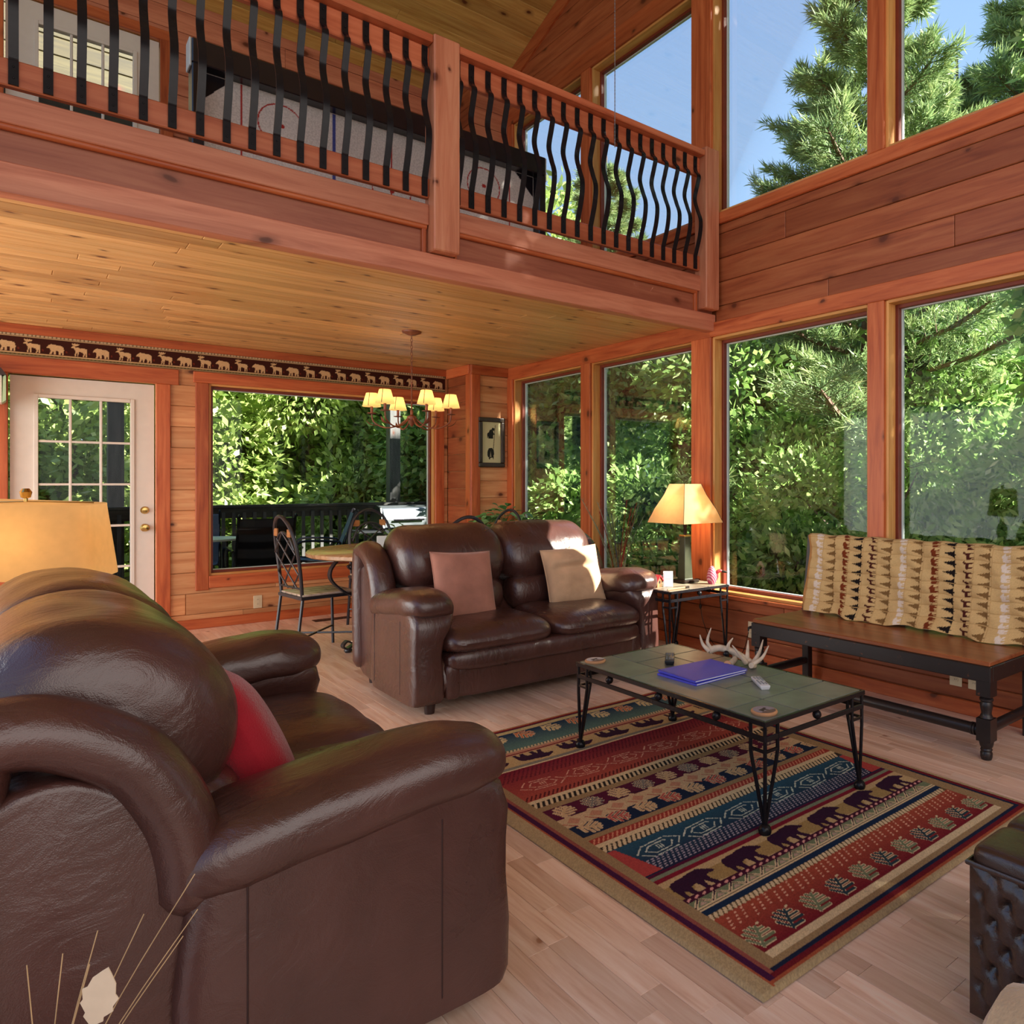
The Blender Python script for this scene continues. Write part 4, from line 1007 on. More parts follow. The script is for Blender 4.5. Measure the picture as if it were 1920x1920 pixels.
for y in (BY0+.034, BY1-.034):
    lg = MB(); q = .033; x = BX0+.034
    lg.box(x-q-ox, x+q-ox, y-q-oy, y+q-oy, BH-.16, BH-.024)
    lg.lathe([(0, .185), (.026, .185), (.031, .19), (.027, .197), (.022, .21), (.027, .235), (.029, .25), (.024, .262), (.030, .268), (.030, .276), (.023, .282), (.030, .289), (.0, .292)], 16, (x-ox, y-oy, 0))
    lg.box(x-q-ox, x+q-ox, y-q-oy, y+q-oy, .085, .188)
    lg.lathe([(0, 0), (.022, 0), (.026, .012), (.027, .03), (.023, .038), (.027, .045), (.023, .052), (.028, .06), (.031, .072), (.033, .086), (0, .087)], 16, (x-ox, y-oy, 0))
    o = lg.build('leg', M['bench_black'], t, smooth=True, angle=35)
    bp = MB().loft([[(a-ox, b-oy, z) for a, b in ((xx, y-.024), (xx+.045, y-.024), (xx+.045, y+.024), (xx, y+.024))] for z, xx in ((0, BX1-.02), (BH, BX1-.025), (.66, BX1+.005), (.925, BX1+.035))]).build('rear_post', M['bench_black'], t, bevel=.004)
    MB().tube([(BX0+.06-ox, y-oy, .135), (BX0+.10-ox, y-oy, .135), (BX1-.06-ox, y-oy, .135), (BX1-ox, y-oy, .135)], [.020, .025, .025, .018], 12).build('stretcher', M['bench_black'], t, smooth=True)
P = [(BX0+.034-ox, BY0+.06-oy, .125), (BX0+.034-ox, BY0+.11-oy, .125), (BX0+.034-ox, BY1-.11-oy, .125), (BX0+.034-ox, BY1-.06-oy, .125)]
MB().tube(P, [.018, .026, .026, .018], 14).build('stretcher', M['bench_black'], t, smooth=True)
for yy in (BY0+.085, BY0+.098, BY1-.085, BY1-.098): MB().tube([(BX0+.034-ox, yy-.005-oy, .125), (BX0+.034-ox, yy+.005-oy, .125)], .029, 14).build('ring', M['bench_black'], t, smooth=True)
for z, hh, xx in ((.885, .05, BX1+.034), (.60, .04, BX1+.0)): bb('back_rail', 'bench_black', xx, xx+.025, BY0+.055, BY1-.055, z-hh/2, z+hh/2)
for k in range(9): 
    y = BY0+.16+k*.14
    MB().loft([[(a-ox, b-oy, z) for a, b in ((xx, y-.012), (xx+.016, y-.012), (xx+.016, y+.012), (xx, y+.012))] for z, xx in ((BH, BX1-.012), (.62, BX1+.005), (.90, BX1+.036))]).build('spindle', M['bench_black'], t)
# quilt hanging over the back of the bench
QW, QH = 1.47, .50
C = Canvas(QW, QH+.06, .0042, L(206,172,118))
cols = [('bear', L(222,206,190)), ('tree', L(122,90,52)), ('bear', L(116,50,24)), ('tree', L(26,20,20)), ('deer', L(74,30,24)), ('tree', L(122,90,52))]
for k in range(16):
    kind, c = cols[k % 6]; x = .045+k*.0955
    for j in range(11):
        y = -.005+j*.0535
        P = {'bear': BEAR, 'tree': TREE, 'deer': DEER}[kind]; s = .072 if kind != 'tree' else .07
        if kind == 'tree': C.poly([(x+a*.072, y+b*.05) for a, b in TREE], c)
        else: C.poly([(x+.070-(b*.072 if kind == 'bear' else b*.062)-.0, y+a*.050) for a, b in P], c)
for j in range(8): C.rect(0, QW, j*.07, j*.07+.0035, L(186,150,98))
for k in range(17): C.rect(.02+k*.0955, .0225+k*.0955, 0, QH+.1, L(190,154,102))
C.rect(0, .02, 0, QH+.1, L(176,128,78)); C.speckle(.12)
qm = print_mat('quilt_cotton', .9, .35, 500)
def qf(X, Y):
    z = BH+.012+Y*.925; x = BX1-.03+np.clip((z-BH)/.48, 0, 1)*.048
    puff = .012*np.abs(np.sin(PI*Y/.07))**.6*np.abs(np.sin(PI*X/.191))**.5
    fold = .010*np.sin(X*17+2*np.sin(Y*9))*(1-Y/QH)+.006*np.sin(X*41+Y*25); low = np.clip((.10-Y)/.10, 0, 1)
    x = x-.022-puff-fold-.045*low**1.5*(1+.4*np.sin(X*23))
    over = np.clip((Y-QH)/.06, 0, 1); x = x+over*.075; z = np.where(Y > QH, BH+.012+QH*.925+.012*np.sin(PI*over), z)
    yy = BY1-.055-X+.012*np.sin(Y*14)*np.clip(1-X/.2, 0, 1)-.02*low*np.clip(1-X/.3, 0, 1)
    z = z+.010*np.sin(X*9+.4)*low+.004*np.sin(X*30)
    return x, yy, np.maximum(z, BH+.004)
o = C.build('quilt', qm, qf); tag(o, 'tan lodge quilt with rows of trees, bears and deer hanging on the bench back', 'quilt')
o.data.flip_normals()

# ================================================================== OTTOMAN AND ARMCHAIR CORNER
t = thing('ottoman', 'dark tufted leather ottoman cut by the right edge', 'ottoman', (1.64, .28, 0))
OS, OH = .52, .42
mb = MB(); N = 56
def tuft(a, b):
    u, v = a/.062, b/.105; d = min(math.hypot((u-round(u))*1.0, (v-round(v))*1.4), math.hypot((u-.5-round(u-.5)), (v-.5-round(v-.5))*1.4))
    cr = min(abs(((u+v) % 1)-.0), abs(((u+v) % 1)-1), abs((u-v) % 1), abs(((u-v) % 1)-1))
    return .020*math.exp(-(d/.16)**2)+.007*math.exp(-(cr/.09)**2)
for face in range(2):
    vs = []; fs = []
    for j in range(N+1):
        for i in range(N+1):
            a, b = OS*i/N, .03+(OH-.075)*j/N; e = min(1, i/4, (N-i)/4, j/4, (N-j)/4); d = (.012-tuft(a, b))*e
            vs.append((-d, a, b) if face == 0 else (a, OS+d, b))
    fs = [(j*(N+1)+i, j*(N+1)+i+1, (j+1)*(N+1)+i+1, (j+1)*(N+1)+i) for j in range(N) for i in range(N)]; mb.add(vs, fs)
mb.add([(0, 0, .03), (OS, 0, .03), (OS, OS, .03), (0, OS, .03), (OS, 0, OH-.045), (0, 0, OH-.045), (OS, OS, OH-.045)], [(0, 1, 2, 3), (0, 5, 4, 1), (1, 4, 6, 2)])
mb.build('tufted_side', M['leather_dark'], t, smooth=True, angle=80)
for i in range(3):
    for j in range(3):
        a = OS/3; MB().add(*superbox((a*(i+.5), a*(j+.5), OH-.035), (a/2+.001, a/2+.001, .035), (8, 8, 3), 8)).build('top_panel', M['leather_dark'], t, smooth=True)
MB().tube([(-.004, -.004, OH-.042), (OS+.004, -.004, OH-.042), (OS+.004, OS+.004, OH-.042), (-.004, OS+.004, OH-.042)], .006, 8, closed=True).build('welt', M['leather_dark'], t, smooth=True)
for a in (.05, OS-.05):
    for b in (.05, OS-.05): MB().lathe([(0, 0), (.02, 0), (.024, .031), (0, .031)], 10, (a, b, 0)).build('foot', M['foot'], t, smooth=True)
M['tweed'] = cloth('beige_tweed', L(186,158,126), 190, .6, .95, .35)
t = thing('armchair', 'beige tweed armchair, only its rolled arm showing at the bottom right corner', 'armchair', (.80, -.45, 0))
for x in (.0, .62): 
    MB().tube([(x+.075, .06, .585), (x+.075, .80, .585), (x+.075, .835, .585), (x+.075, .852, .585)], [.078, .078, .066, .03], 24).build('arm', M['tweed'], t, smooth=True)
    MB().box(x+.02, x+.13, .06, .80, .06, .56).build('arm_side', M['tweed'], t, bevel=.02, smooth=True)
MB().add(*superbox((.385, .45, .36), (.245, .40, .10), (7, 7, 3), 14)).build('seat_cushion', M['tweed'], t, smooth=True)
MB().add(*superbox((.385, .06, .50), (.24, .10, .36), (6, 3, 6), 14)).build('backrest', M['tweed'], t, smooth=True)
bx('base', M['tweed'], .12, .64, .06, .78, .06, .28, t, bevel=.01)
for x in (.07, .69):
    for y in (.1, .74): MB().lathe([(0, 0), (.02, 0), (.025, .062), (0, .062)], 10, (x, y, 0)).build('foot', M['foot'], t, smooth=True)

# ---- dried stalks in a floor vase at the bottom left
M['straw'] = plain('dried_straw', L(176,146,106), .8, .2); M['dryleaf'] = plain('pale_dried_leaf', L(214,196,170), .8, .15); M['clay'] = plain('dark_clay', L(70,50,40), .6, .2)
t = thing('vase_of_stalks', 'dried grass stalks with one pale leaf at the bottom left, before the near loveseat', 'plant', (.02, 1.20, 0))
MB().lathe([(0, 0), (.06, 0), (.085, .1), (.08, .25), (.05, .36), (.045, .40), (.055, .42), (.045, .42), (.038, .38), (0, .36)], 20).build('vase', M['clay'], t, smooth=True)
for k, (a, b, c) in enumerate(((.16, -.01, .71), (.165, .0, .655), (.055, .01, .665), (.045, -.02, .64), (.02, .02, .645), (-.015, -.01, .66), (.105, .015, .665), (.145, -.02, .635))):
    MB().tube(catmull([(0, 0, .36), (a*.35, b*.4, .36+(c-.36)*.5), (a, b, c)], 5), .0007, 5).build('stalk', M['straw'], t)
lf = [(0, 0), (.012, .012), (.011, .018), (.02, .03), (.018, .036), (.022, .05), (.017, .055), (.014, .07), (.006, .082), (0, .09)]
MB().prism(lf+[(-a, b) for a, b in lf[::-1][1:-1]], -.0006, .0006, 'y').build('leaf', M['dryleaf'], t, loc=(.045, -.045, .575), rot=(.2, .35, -.6))

# ---- lamp at the left on a side table
M['oak'] = wood('oak', L(196,140,88), L(176,118,68), L(150,94,52), 'x', knots=0)
t = thing('side_table', 'small wooden side table behind the near loveseat, under the left lamp', 'table', (-.02, 3.60, 0))
bx('tabletop', M['oak'], -.27, .24, -.25, .25, .56, .585, t)
for a in (-.24, .21):
    for b in (-.22, .22): bx('leg', M['oak'], a-.02, a+.02, b-.02, b+.02, 0, .56, t)
t = thing('lamp', 'lamp with a tapered oblong linen shade at the left edge', 'lamp', (.012, 3.50, .585))
MB().lathe([(0, 0), (.07, 0), (.07, .02), (.03, .04), (.055, .12), (.05, .2), (.02, .26), (.016, .34), (0, .34)], 18).build('base', M['oak'], t, smooth=True)
rings = []
for z, s in ((.335, 1.0), (.345, 1.0), (.59, .84), (.60, .838)):
    rings.append([(.235*s*math.copysign(abs(math.cos(a))**.28, math.cos(a)), .15*s*math.copysign(abs(math.sin(a))**.28, math.sin(a)), z) for a in np.linspace(0, 2*PI, 40, endpoint=False)])
sh = MB().loft(rings, cap=False).build('lamp_shade', M['shade3'], t, smooth=True); sh.rotation_euler = (.03, .045, -.40)
MB().lathe([(0, .60), (.006, .60), (.006, .612), (.014, .616), (.018, .635), (.010, .648), (0, .648)], 12).build('finial', M['brass'], t, smooth=True)
MB().tube([(-.19, .06, .595), (0, 0, .601), (.19, -.06, .595)], .003, 6).build('spider', M['brass'], t)
bulb('bulb', t, (0, 0, .46), 1.2)

# ================================================================== CHANDELIER
CX, CY = 2.316, 5.67; I = M['copper'] = plain('aged_copper_iron', L(120,66,44), .5, .25, 30, .1)
t = thing('chandelier', 'six armed iron chandelier with cream shades over the dining table', 'chandelier', (CX, CY, ZC))
MB().lathe([(0, 0), (.075, 0), (.072, -.012), (.03, -.03), (.012, -.034), (0, -.034)], 24).build('canopy', I, t, smooth=True)
z = -.03; k = 0
while z > -.40:
    e = [(.008*math.cos(a)*(1 if k % 2 else 0), .008*math.cos(a)*(0 if k % 2 else 1), z-.013+.017*math.sin(a)) for a in np.linspace(0, 2*PI, 10, endpoint=False)]
    MB().tube(e, .0024, 5, closed=True).build('chain_link', I, t, smooth=True); z -= .027; k += 1
MB().lathe([(0, -.40), (.006, -.40), (.006, -.62), (.012, -.63), (.010, -.66), (.035, -.675), (.037, -.69), (.03, -.71), (.018, -.735), (.006, -.752), (0, -.756)][::-1], 16).build('column', I, t, smooth=True)
lat = Vector((FY, -FX, 0)); near = Vector((-FX, -FY, 0))
for k in range(6):
    an = math.radians(-10+60*k); d = lat*math.cos(an)+near*math.sin(an); d.z = 0
    P = catmull([d*.03+Vector((0, 0, -.69)), d*.10+Vector((0, 0, -.745)), d*.20+Vector((0, 0, -.765)), d*.285+Vector((0, 0, -.72)), d*.30+Vector((0, 0, -.655))], 6)
    ar = MB().tube(P, .0058, 7).build('arm', I, t, smooth=True); c = d*.30
    MB().lathe([(0, -.66), (.032, -.655), (.034, -.65), (.010, -.648), (.010, -.60), (0, -.60)], 14, (c.x, c.y, 0)).build('candle_cup', I, ar, smooth=True)
    P = catmull([d*.24+Vector((0, 0, -.75)), d*.31+Vector((0, 0, -.74)), d*.345+Vector((0, 0, -.70))], 4); MB().tube(P, [.004, .007, .011, .014, .016, .014, .009, .005, .002][:len(P)], 6, squash=.25).build('leaf', I, ar, smooth=True)
    s = MB().lathe([(.070, -.60), (.068, -.595), (.042, -.497), (.040, -.495)], 18, (c.x, c.y, 0)); s.f = s.f[:-2]; s.m = s.m[:-2]
    o = s.build('shade', M['shade2'], ar, smooth=True)
    MB().tube([(c.x+near.x*.069, c.y+near.y*.069, -.60), (c.x+near.x*.041, c.y+near.y*.041, -.495)], .0022, 4).build('trim_tape', M['bronze'], ar)
    bulb('bulb', t, (c.x, c.y, -.555), .5)

# ================================================================== DINING SET
IW = M['iron_blue']; M['seat_wood'] = wood('pale_seat_wood', L(206,190,174), L(188,168,150), L(160,138,118), 'x', rough=.25, knots=0); M['table_wood'] = wood('table_wood', L(214,178,140), L(196,156,116), L(166,122,84), 'x', rough=.22, knots=.1)
TX, TY, TR = 2.24, 5.68, .68
t = thing('dining_table', 'round wooden dining table on curved wrought iron legs under the chandelier', 'table', (TX, TY, 0))
MB().lathe([(0, .705), (TR-.02, .705), (TR, .715), (TR, .738), (TR-.012, .748), (0, .748)], 48).build('tabletop', M['table_wood'], t, smooth=True)
def flat(pts, w, th, n=6):
    """flat bar along a path lying in a vertical plane through the z axis"""
    P = catmull(pts, n); rings = []
    for i, p in enumerate(P):
        q = P[min(i+1, len(P)-1)]; r = P[max(i-1, 0)]; tg = (q-r).normalized(); h = Vector((p.x, p.y, 0)); h = h.normalized() if h.length > .02 else Vector((1, 0, 0))
        side = h.cross(Vector((0, 0, 1))); nr = tg.cross(side).normalized()
        rings.append([p+side*(w/2)+nr*th/2, p-side*(w/2)+nr*th/2, p-side*(w/2)-nr*th/2, p+side*(w/2)-nr*th/2])
    return MB().loft([[tuple(v) for v in r] for r in rings])
for k in range(4):
    an = math.radians(8+90*k); d = Vector((math.cos(an), math.sin(an), 0))
    def q(r, z): return tuple(d*r+Vector((0, 0, z)))
    o = flat([q(.50, .70), q(.56, .62), (q(.55, .54)), q(.44, .44), q(.28, .37), q(.18, .30), q(.17, .22), q(.25, .13), q(.36, .07), q(.44, .03), q(.47, .055), q(.44, .085), q(.41, .07)], .045, .012).build('leg', IW, t, smooth=True, angle=50)
    flat([q(.48, .69), q(.40, .68), q(.36, .64), q(.40, .61), q(.43, .635), q(.41, .65)], .03, .008).build('scroll', IW, o, smooth=True, angle=50)
    MB().lathe([(0, 0), (.02, 0), (.03, .015), (.024, .032), (0, .034)], 12, tuple(d*.43)).build('caster', IW, o, smooth=True)
for z, r in ((.335, .215), (.16, .205)): MB().tube([(r*math.cos(a), r*math.sin(a), z) for a in np.linspace(0, 2*PI, 32, endpoint=False)], .011, 8, closed=True).build('ring', IW, t, smooth=True)
def dining_chair(label, x, y, rz):
    """faces local -y"""
    t = thing('dining_chair', label, 'chair', (x, y, 0), rz, 'iron dining chairs')
    sl = .385
    for k in range(4): MB().box(-.20+k*.1015, -.104+k*.1015, -.20, .19, .442, .458).build('slat', M['seat_wood'], t, bevel=.005, smooth=True)
    mb = MB()
    for (a, b, c, d) in ((-.21, .21, -.21, -.19), (-.21, .21, .18, .20), (-.21, -.19, -.19, .18), (.19, .21, -.19, .18)): mb.box(a, b, c, d, .420, .441)
    mb.build('seat_frame', IW, t)
    for sx in (-1, 1):
        MB().tube([(sx*.195, -.19, .43), (sx*.205, -.205, 0)], .0115, 6).build('leg', IW, t, smooth=True, angle=35)
        MB().tube([(sx*.195, .185, .43), (sx*.20, .235, 0)], .0115, 6).build('leg', IW, t, smooth=True, angle=35)
    P = [(-.185, .185, .43), (-.19, .20, .62), (-.185, .225, .80), (-.14, .25, .93), (-.07, .265, .995), (0, .27, 1.015)]; P = P+[(-a, b, c) for a, b, c in P[::-1][1:]]
    MB().tube(catmull(P, 4), .0125, 7).build('back_hoop', IW, t, smooth=True)
    P = [(-.165, .222, .74), (-.10, .24, .86), (0, .248, .90), (.10, .24, .86), (.165, .222, .74)]; MB().tube(catmull(P, 4), .009, 6).build('inner_arch', IW, t, smooth=True)
    def yb(z): return .185+.085*((z-.43)/.585)
    for a, b in (((-.165, .74), (.12, .50)), ((-.11, .85), (.185, .60)), ((0, .90), (.185, .745)), ((-.18, .60), (-.04, .49)), ((.165, .74), (-.12, .50)), ((.11, .85), (-.185, .60)), ((0, .90), (-.185, .745)), ((.18, .60), (.04, .49))):
        MB().tube([(a[0], yb(a[1]), a[1]), (b[0], yb(b[1]), b[1])], .006, 5).build('lattice_bar', IW, t, smooth=True)
    MB().tube([(-.185, yb(.5), .50), (.185, yb(.5), .50)], .008, 5).build('cross_bar', IW, t, smooth=True)
    for sx, s in ((-1, .0), (1, .0)): MB().box(sx*.118-.028, sx*.118+.028, .243, .255, .868, .924).build('wood_block', M['oak'], t, rot=(0, 0, 0), bevel=.003)
    for a, b in (((-.2, -.2), (.2, .22)), ((.2, -.2), (-.2, .22))): MB().tube([(a[0], a[1], .14), (b[0], b[1], .14)], .008, 5).build('stretcher', IW, t, smooth=True)
    return t
dining_chair('iron lattice back dining chair on the left of the table, seen from its side', 1.66, 5.82, PI/2+.12)
dining_chair('iron dining chair behind the table before the picture window', 2.38, 6.50, .05)
dining_chair('iron dining chair whose dark hoop shows just above the loveseat back', 2.36, 5.06, PI+.02)
dining_chair('iron dining chair at the right of the table beside the ivy', 3.03, 5.78, -PI/2+.25)
M['leafgreen'] = plain('house_plant_leaf', L(84,134,70), .5, .3); M['leafyellow'] = plain('variegated_leaf', L(150,140,70), .5, .35)
def leafmesh(name, l, w, mat):
    mb = MB(); P = [(0, 0, 0), (w*.5, l*.3, .15*l), (w*.42, l*.62, .16*l), (0, l, .0), (-w*.42, l*.62, .16*l), (-w*.5, l*.3, .15*l), (0, l*.5, .06*l)]
    mb.add(P, [(0, 1, 6), (1, 2, 6), (2, 3, 6), (3, 4, 6), (4, 5, 6), (5, 0, 6)]); me = mb.mesh(name); me.materials.append(mat); return me
def plant(name, label, x, y, z, r, h, n, l, w, mats, potr, poth, potmat, seed, drop=.0):
    rg = random.Random(seed); t = thing(name, label, 'plant', (x, y, z))
    MB().lathe([(0, 0), (potr*.75, 0), (potr, poth*.9), (potr*1.05, poth), (potr*.9, poth), (potr*.85, poth*.85), (0, poth*.85)], 18).build('pot', potmat, t, smooth=True)
    mes = [leafmesh('leaf', l, w, m) for m in mats]
    for k in range(n):
        a = rg.uniform(0, 2*PI); b = rg.random()**.5; p = Vector((r*b*math.cos(a), r*b*math.sin(a), poth*.9+h*rg.uniform(.1, 1)*(1-.55*b)-drop*b))
        if k % 2 == 0: MB().tube(catmull([(0, 0, poth*.8), (p.x*.4, p.y*.4, p.z*.9), tuple(p)], 3), .0018, 4).build('stem', mats[0], t)
        o = bpy.data.objects.new('leaf', rg.choice(mes)); link(o, t); o.location = p; o.rotation_euler = (rg.uniform(-.9, .5), rg.uniform(-.5, .5), a-PI/2+rg.uniform(-.6, .6)); s = rg.uniform(.7, 1.25); o.scale = (s, s, s)
    return t
plant('centrepiece_plant', 'leafy green centrepiece with yellow tips in the middle of the dining table', 2.20, 5.52, .7485, .15, .15, 70, .062, .030, [M['leafgreen'], M['leafyellow'], M['leafgreen']], .06, .07, M['clay'], 3)
t = thing('napkin_holder', 'white napkin holder on the dining table at the loveseat back', 'holder', (1.99, 5.36, .7495), -.4)
bx('plate', M['white2'], -.055, .055, -.02, -.014, 0, .12, t, bevel=.002); bx('plate', M['white2'], -.055, .055, .014, .02, 0, .12, t, bevel=.002); bx('base', M['white2'], -.055, .055, -.014, .014, 0, .006, t, bevel=.001); bx('napkins', M['paper'], -.05, .05, -.012, .012, .006, .105, t, bevel=.001)
# ivy on a stand in the corner
t = thing('plant_stand', 'small dark plant stand in the corner under the ivy', 'stand', (3.58, 6.45, 0))
MB().lathe([(0, .70), (.15, .70), (.15, .72), (0, .72)], 20).build('top', M['foot'], t, smooth=True)
for k in range(3): MB().tube([(.12*math.cos(2.1*k), .12*math.sin(2.1*k), .70), (.16*math.cos(2.1*k), .16*math.sin(2.1*k), 0)], .012, 6).build('leg', M['foot'], t, smooth=True)
plant('ivy', 'bushy green ivy in the corner under the framed bear picture', 3.58, 6.45, .7205, .30, .24, 120, .085, .065, [M['leafgreen'], plain('ivy_leaf_light', L(120,166,100), .5, .25)], .11, .13, M['clay'], 5, .06)
# feathery grasses behind the loveseat
def hairmat(n, c): return plain(n, c, .85, .25)
M['g_red'] = hairmat('dyed_red_grass', L(150,44,40)); M['g_blue'] = hairmat('dyed_blue_grass', L(60,80,96)); M['g_pale'] = hairmat('pale_green_grass', L(140,156,130)); M['g_dark'] = hairmat('dark_grass', L(44,56,58))
t = thing('grass_vase', 'floor vase of red, blue and pale feathery grasses between loveseat and window', 'plant', (3.56, 4.60, 0))
MB().lathe([(0, 0), (.08, 0), (.11, .12), (.10, .34), (.06, .46), (.065, .50), (.05, .50), (.045, .45), (0, .44)], 20).build('vase', M['clay'], t, smooth=True)
rg = random.Random(11)
for k, (la, zt, mt, w) in enumerate(((-.30, 1.13, 'g_pale', .05), (-.24, 1.02, 'g_pale', .045), (-.17, 1.10, 'g_pale', .04), (-.155, 1.03, 'g_red', .022), (-.12, .95, 'g_pale', .03), (-.06, 1.02, 'g_blue', .03), (-.02, 1.0, 'g_dark', .028), (.04, 1.19, 'g_dark', .02), (.06, 1.12, 'g_red', .032), (.10, 1.06, 'g_red', .035), (.14, 1.10, 'g_red', .03), (.17, 1.14, 'g_pale', .05), (.12, .97, 'g_red', .03), (.20, 1.0, 'g_pale', .04), (-.10, 1.06, 'g_blue', .03))):
    tip = lat*la+near*rg.uniform(-.08, .08)+Vector((0, 0, zt)); base = Vector((rg.uniform(-.02, .02), rg.uniform(-.02, .02), .44)); mid = base.lerp(tip, .5)+Vector((0, 0, .06))
    P = catmull([tuple(base), tuple(mid), tuple(tip)], 8); mb = MB(); mb.tube(P, .0022, 4)
    for i in range(150):
        f = rg.uniform(.35, 1); p = P[int(f*(len(P)-1))]; a = rg.uniform(0, 2*PI); ll = w*(1.15-abs(f-.7))*rg.uniform(.6, 1.2)
        d = Vector((math.cos(a), math.sin(a), rg.uniform(1.0, 2.2))).normalized()*ll*1.8; s = d.orthogonal().normalized()*.0011
        mb.add([p-s, p+s, p+d], [(0, 1, 2)])
    mb.build('plume', M[mt], t)['kind'] = 'stuff'

# ================================================================== ON THE WALLS
t = thing('framed_picture', 'dark framed print of two climbing bears on the short wall', 'picture', (3.632, YP-.001, 1.675))
mb = MB(); hw, hh, w = .150, .255, .045
M['frame_dark'] = plain('antique_dark_frame', L(54,40,28), .35, .3, 25, .1)
for (a, b, c, d) in ((-hw, hw, -hh, -hh+w), (-hw, hw, hh-w, hh), (-hw, -hw+w, -hh+w, hh-w), (hw-w, hw, -hh+w, hh-w)):
    MB().box(a, b, -.03, 0, c, d).build('frame_side', M['frame_dark'], t, bevel=.008, bseg=2)
C = Canvas(.21, .42, .0022, L(212,206,160)); ink = L(40,40,34)
C.rect(0, .21, 0, .004, L(150,130,90)); C.rect(0, .21, .416, .42, L(150,130,90)); C.rect(0, .004, 0, .42, L(150,130,90)); C.rect(.206, .21, 0, .42, L(150,130,90))
C.poly([(.118, .10), (.126, .10), (.150, .39), (.144, .39)], L(90,84,66)); C.shape(BEAR, .055, .255, .085, .10, ink); C.poly([(.07, .25), (.12, .25), (.128, .32), (.11, .345), (.085, .34), (.065, .29)], ink); C.poly([(.10, .335), (.135, .33), (.14, .355), (.115, .365)], ink)
C.poly([(.065, .06), (.09, .05), (.12, .055), (.135, .09), (.13, .13), (.11, .155), (.075, .15), (.06, .12), (.058, .08)], ink); C.poly([(.07, .05), (.085, .03), (.095, .06)], ink); C.poly([(.115, .06), (.125, .03), (.132, .07)], ink)
C.poly([(.085, .06), (.095, .12), (.105, .06)], L(150,146,116)); C.speckle(.12)
C.build('print', PRINT, lambda X, Y: (X-.105, -.012+0*X, Y-.21), t)
# wallpaper border with moose and bears
C = Canvas(3.37-XL, .163, .0042, L(58,22,14)); cr = L(206,170,126)
C.rect(0, C.w, .142, .163, L(120,100,76)); C.rect(0, C.w, 0, .020, L(84,74,44)); C.rect(0, C.w, .138, .143, cr); C.rect(0, C.w, .016, .021, cr); C.rect(0, C.w, 0, .004, cr)
for k in range(int(C.w/.024)): C.rect(k*.024, k*.024+.016, .147, .160, L(190,166,132)); C.rect(k*.024, k*.024+.012, .006, .011, L(140,120,80))
x = C.w-.03; k = 0
while x > .2:
    if k % 2 == 0: C.poly([(x-px*.105, .027+py*.125) for px, py in BEAR], cr)
    else:
        C.poly([(x-px*.100, .026+py*.094) for px, py in MOOSE], cr); C.poly([(x-px*.100, .026+py*.094) for px, py in ANTLER], cr)
    C.line((x-.125, .05), (x-.127, .056), .010, L(110,40,24)); x -= .1405; k += 1
C.speckle(.15)
o = C.build('wallpaper_border', print_mat('wallpaper', .7, .1, 400), lambda X, Y: (X+XL, YB-.0255+0*X, Y+2.222)); tag(o, 'dark wallpaper border of cream moose and bears above door and window', 'border')
M['ivory'] = plain('ivory_plastic', L(214,198,164), .4, .04)
def outlet(label, loc, rz, plug=False):
    t = thing('outlet', label, 'outlet', loc, rz)
    bx('plate', M['ivory'], -.035, .035, -.006, 0, -.057, .057, t, bevel=.002)
    for z in (-.02, .02):
        o = MB().lathe([(0, 0), (.0155, 0), (.0155, .003), (0, .003)], 14).build('socket', M['ivory'], t, loc=(0, -.006, z), rot=(PI/2, 0, 0))
        for s in (-.005, .005): MB().box(s-.001, s+.001, -.004, .004, .0028, .0034).build('slot', M['plastic_black'], o)
    if plug: MB().tube([(0, -.006, .02), (0, -.03, .02), (0, -.038, .014), (0, -.04, -.005)], [.011, .010, .007, .003], 10).build('plug', M['plastic_black'], t, smooth=True)
    return t
outlet('ivory outlet below the picture window by the dining chair', (1.6, YB-.0005, .185), 0)
outlet('ivory outlet with a black plug beside the bench', (XW-.0005, 3.44, .225), -PI/2, True)
outlet('left one of the two ivory outlets under the bench', (XW-.0005, 1.95, .20), -PI/2)
outlet('right one of the two ivory outlets under the bench', (XW-.0005, 1.845, .20), -PI/2)
t = thing('hanging_wire', 'thin brown lamp cord hanging from the end table to the outlet', 'cord', (3.79, 4.0, 0))
P = catmull([(-.10, -.06, EH+.006), (.012, -.06, EH+.006), (.022, -.06, .50), (.03, -.06, .35), (.03, -.09, .22), (.02, -.20, .08), (.015, -.36, .03), (.01, -.50, .06), (.012, -.56, .215)], 8)
MB().tube(P, .0028, 6).build('wire', M['bronze'], t, smooth=True); MB().ball((.029, -.06, .33), .011, 10, 8, sc=(1, 1, 1.9)).build('switch', M['bronze'], t, smooth=True)
t = thing('floor_vent', 'dark slotted floor vent by the back wall behind the dining table', 'vent', (2.15, 7.10, 0))
bx('plate', M['bronze'], -.16, .16, -.055, .055, 0, .004, t, bevel=.001)
for k in range(10): bx('slat', M['plastic_black'], -.145+k*.03, -.128+k*.03, -.042, .042, .0035, .0055, t, bevel=0)
t = thing('wall_ornament', 'cream box shaped wall ornament with dark top, cut by the left edge', 'ornament', (-.24, 7.255, 1.84))
bx('body', M['white'], -.13, .135, -.08, .105, .0, .20, t, bevel=.004); MB().prism([(-.16, .20), (.16, .20), (.13, .25), (-.13, .25)], -.11, .105, 'y').build('top', M['foot'], t)
MB().prism([(.0, .0), (.02, .02), (.02, .205), (.004, .19)], -.085, .09, 'y').build('side_trim', plain('pale_green_paint', L(170,200,160), .5), t, loc=(.136, 0, 0))
for z in (.03, .13): bx('window', M['dark_red_trim'], .02, .10, -.083, -.079, z, z+.05, t, bevel=0)

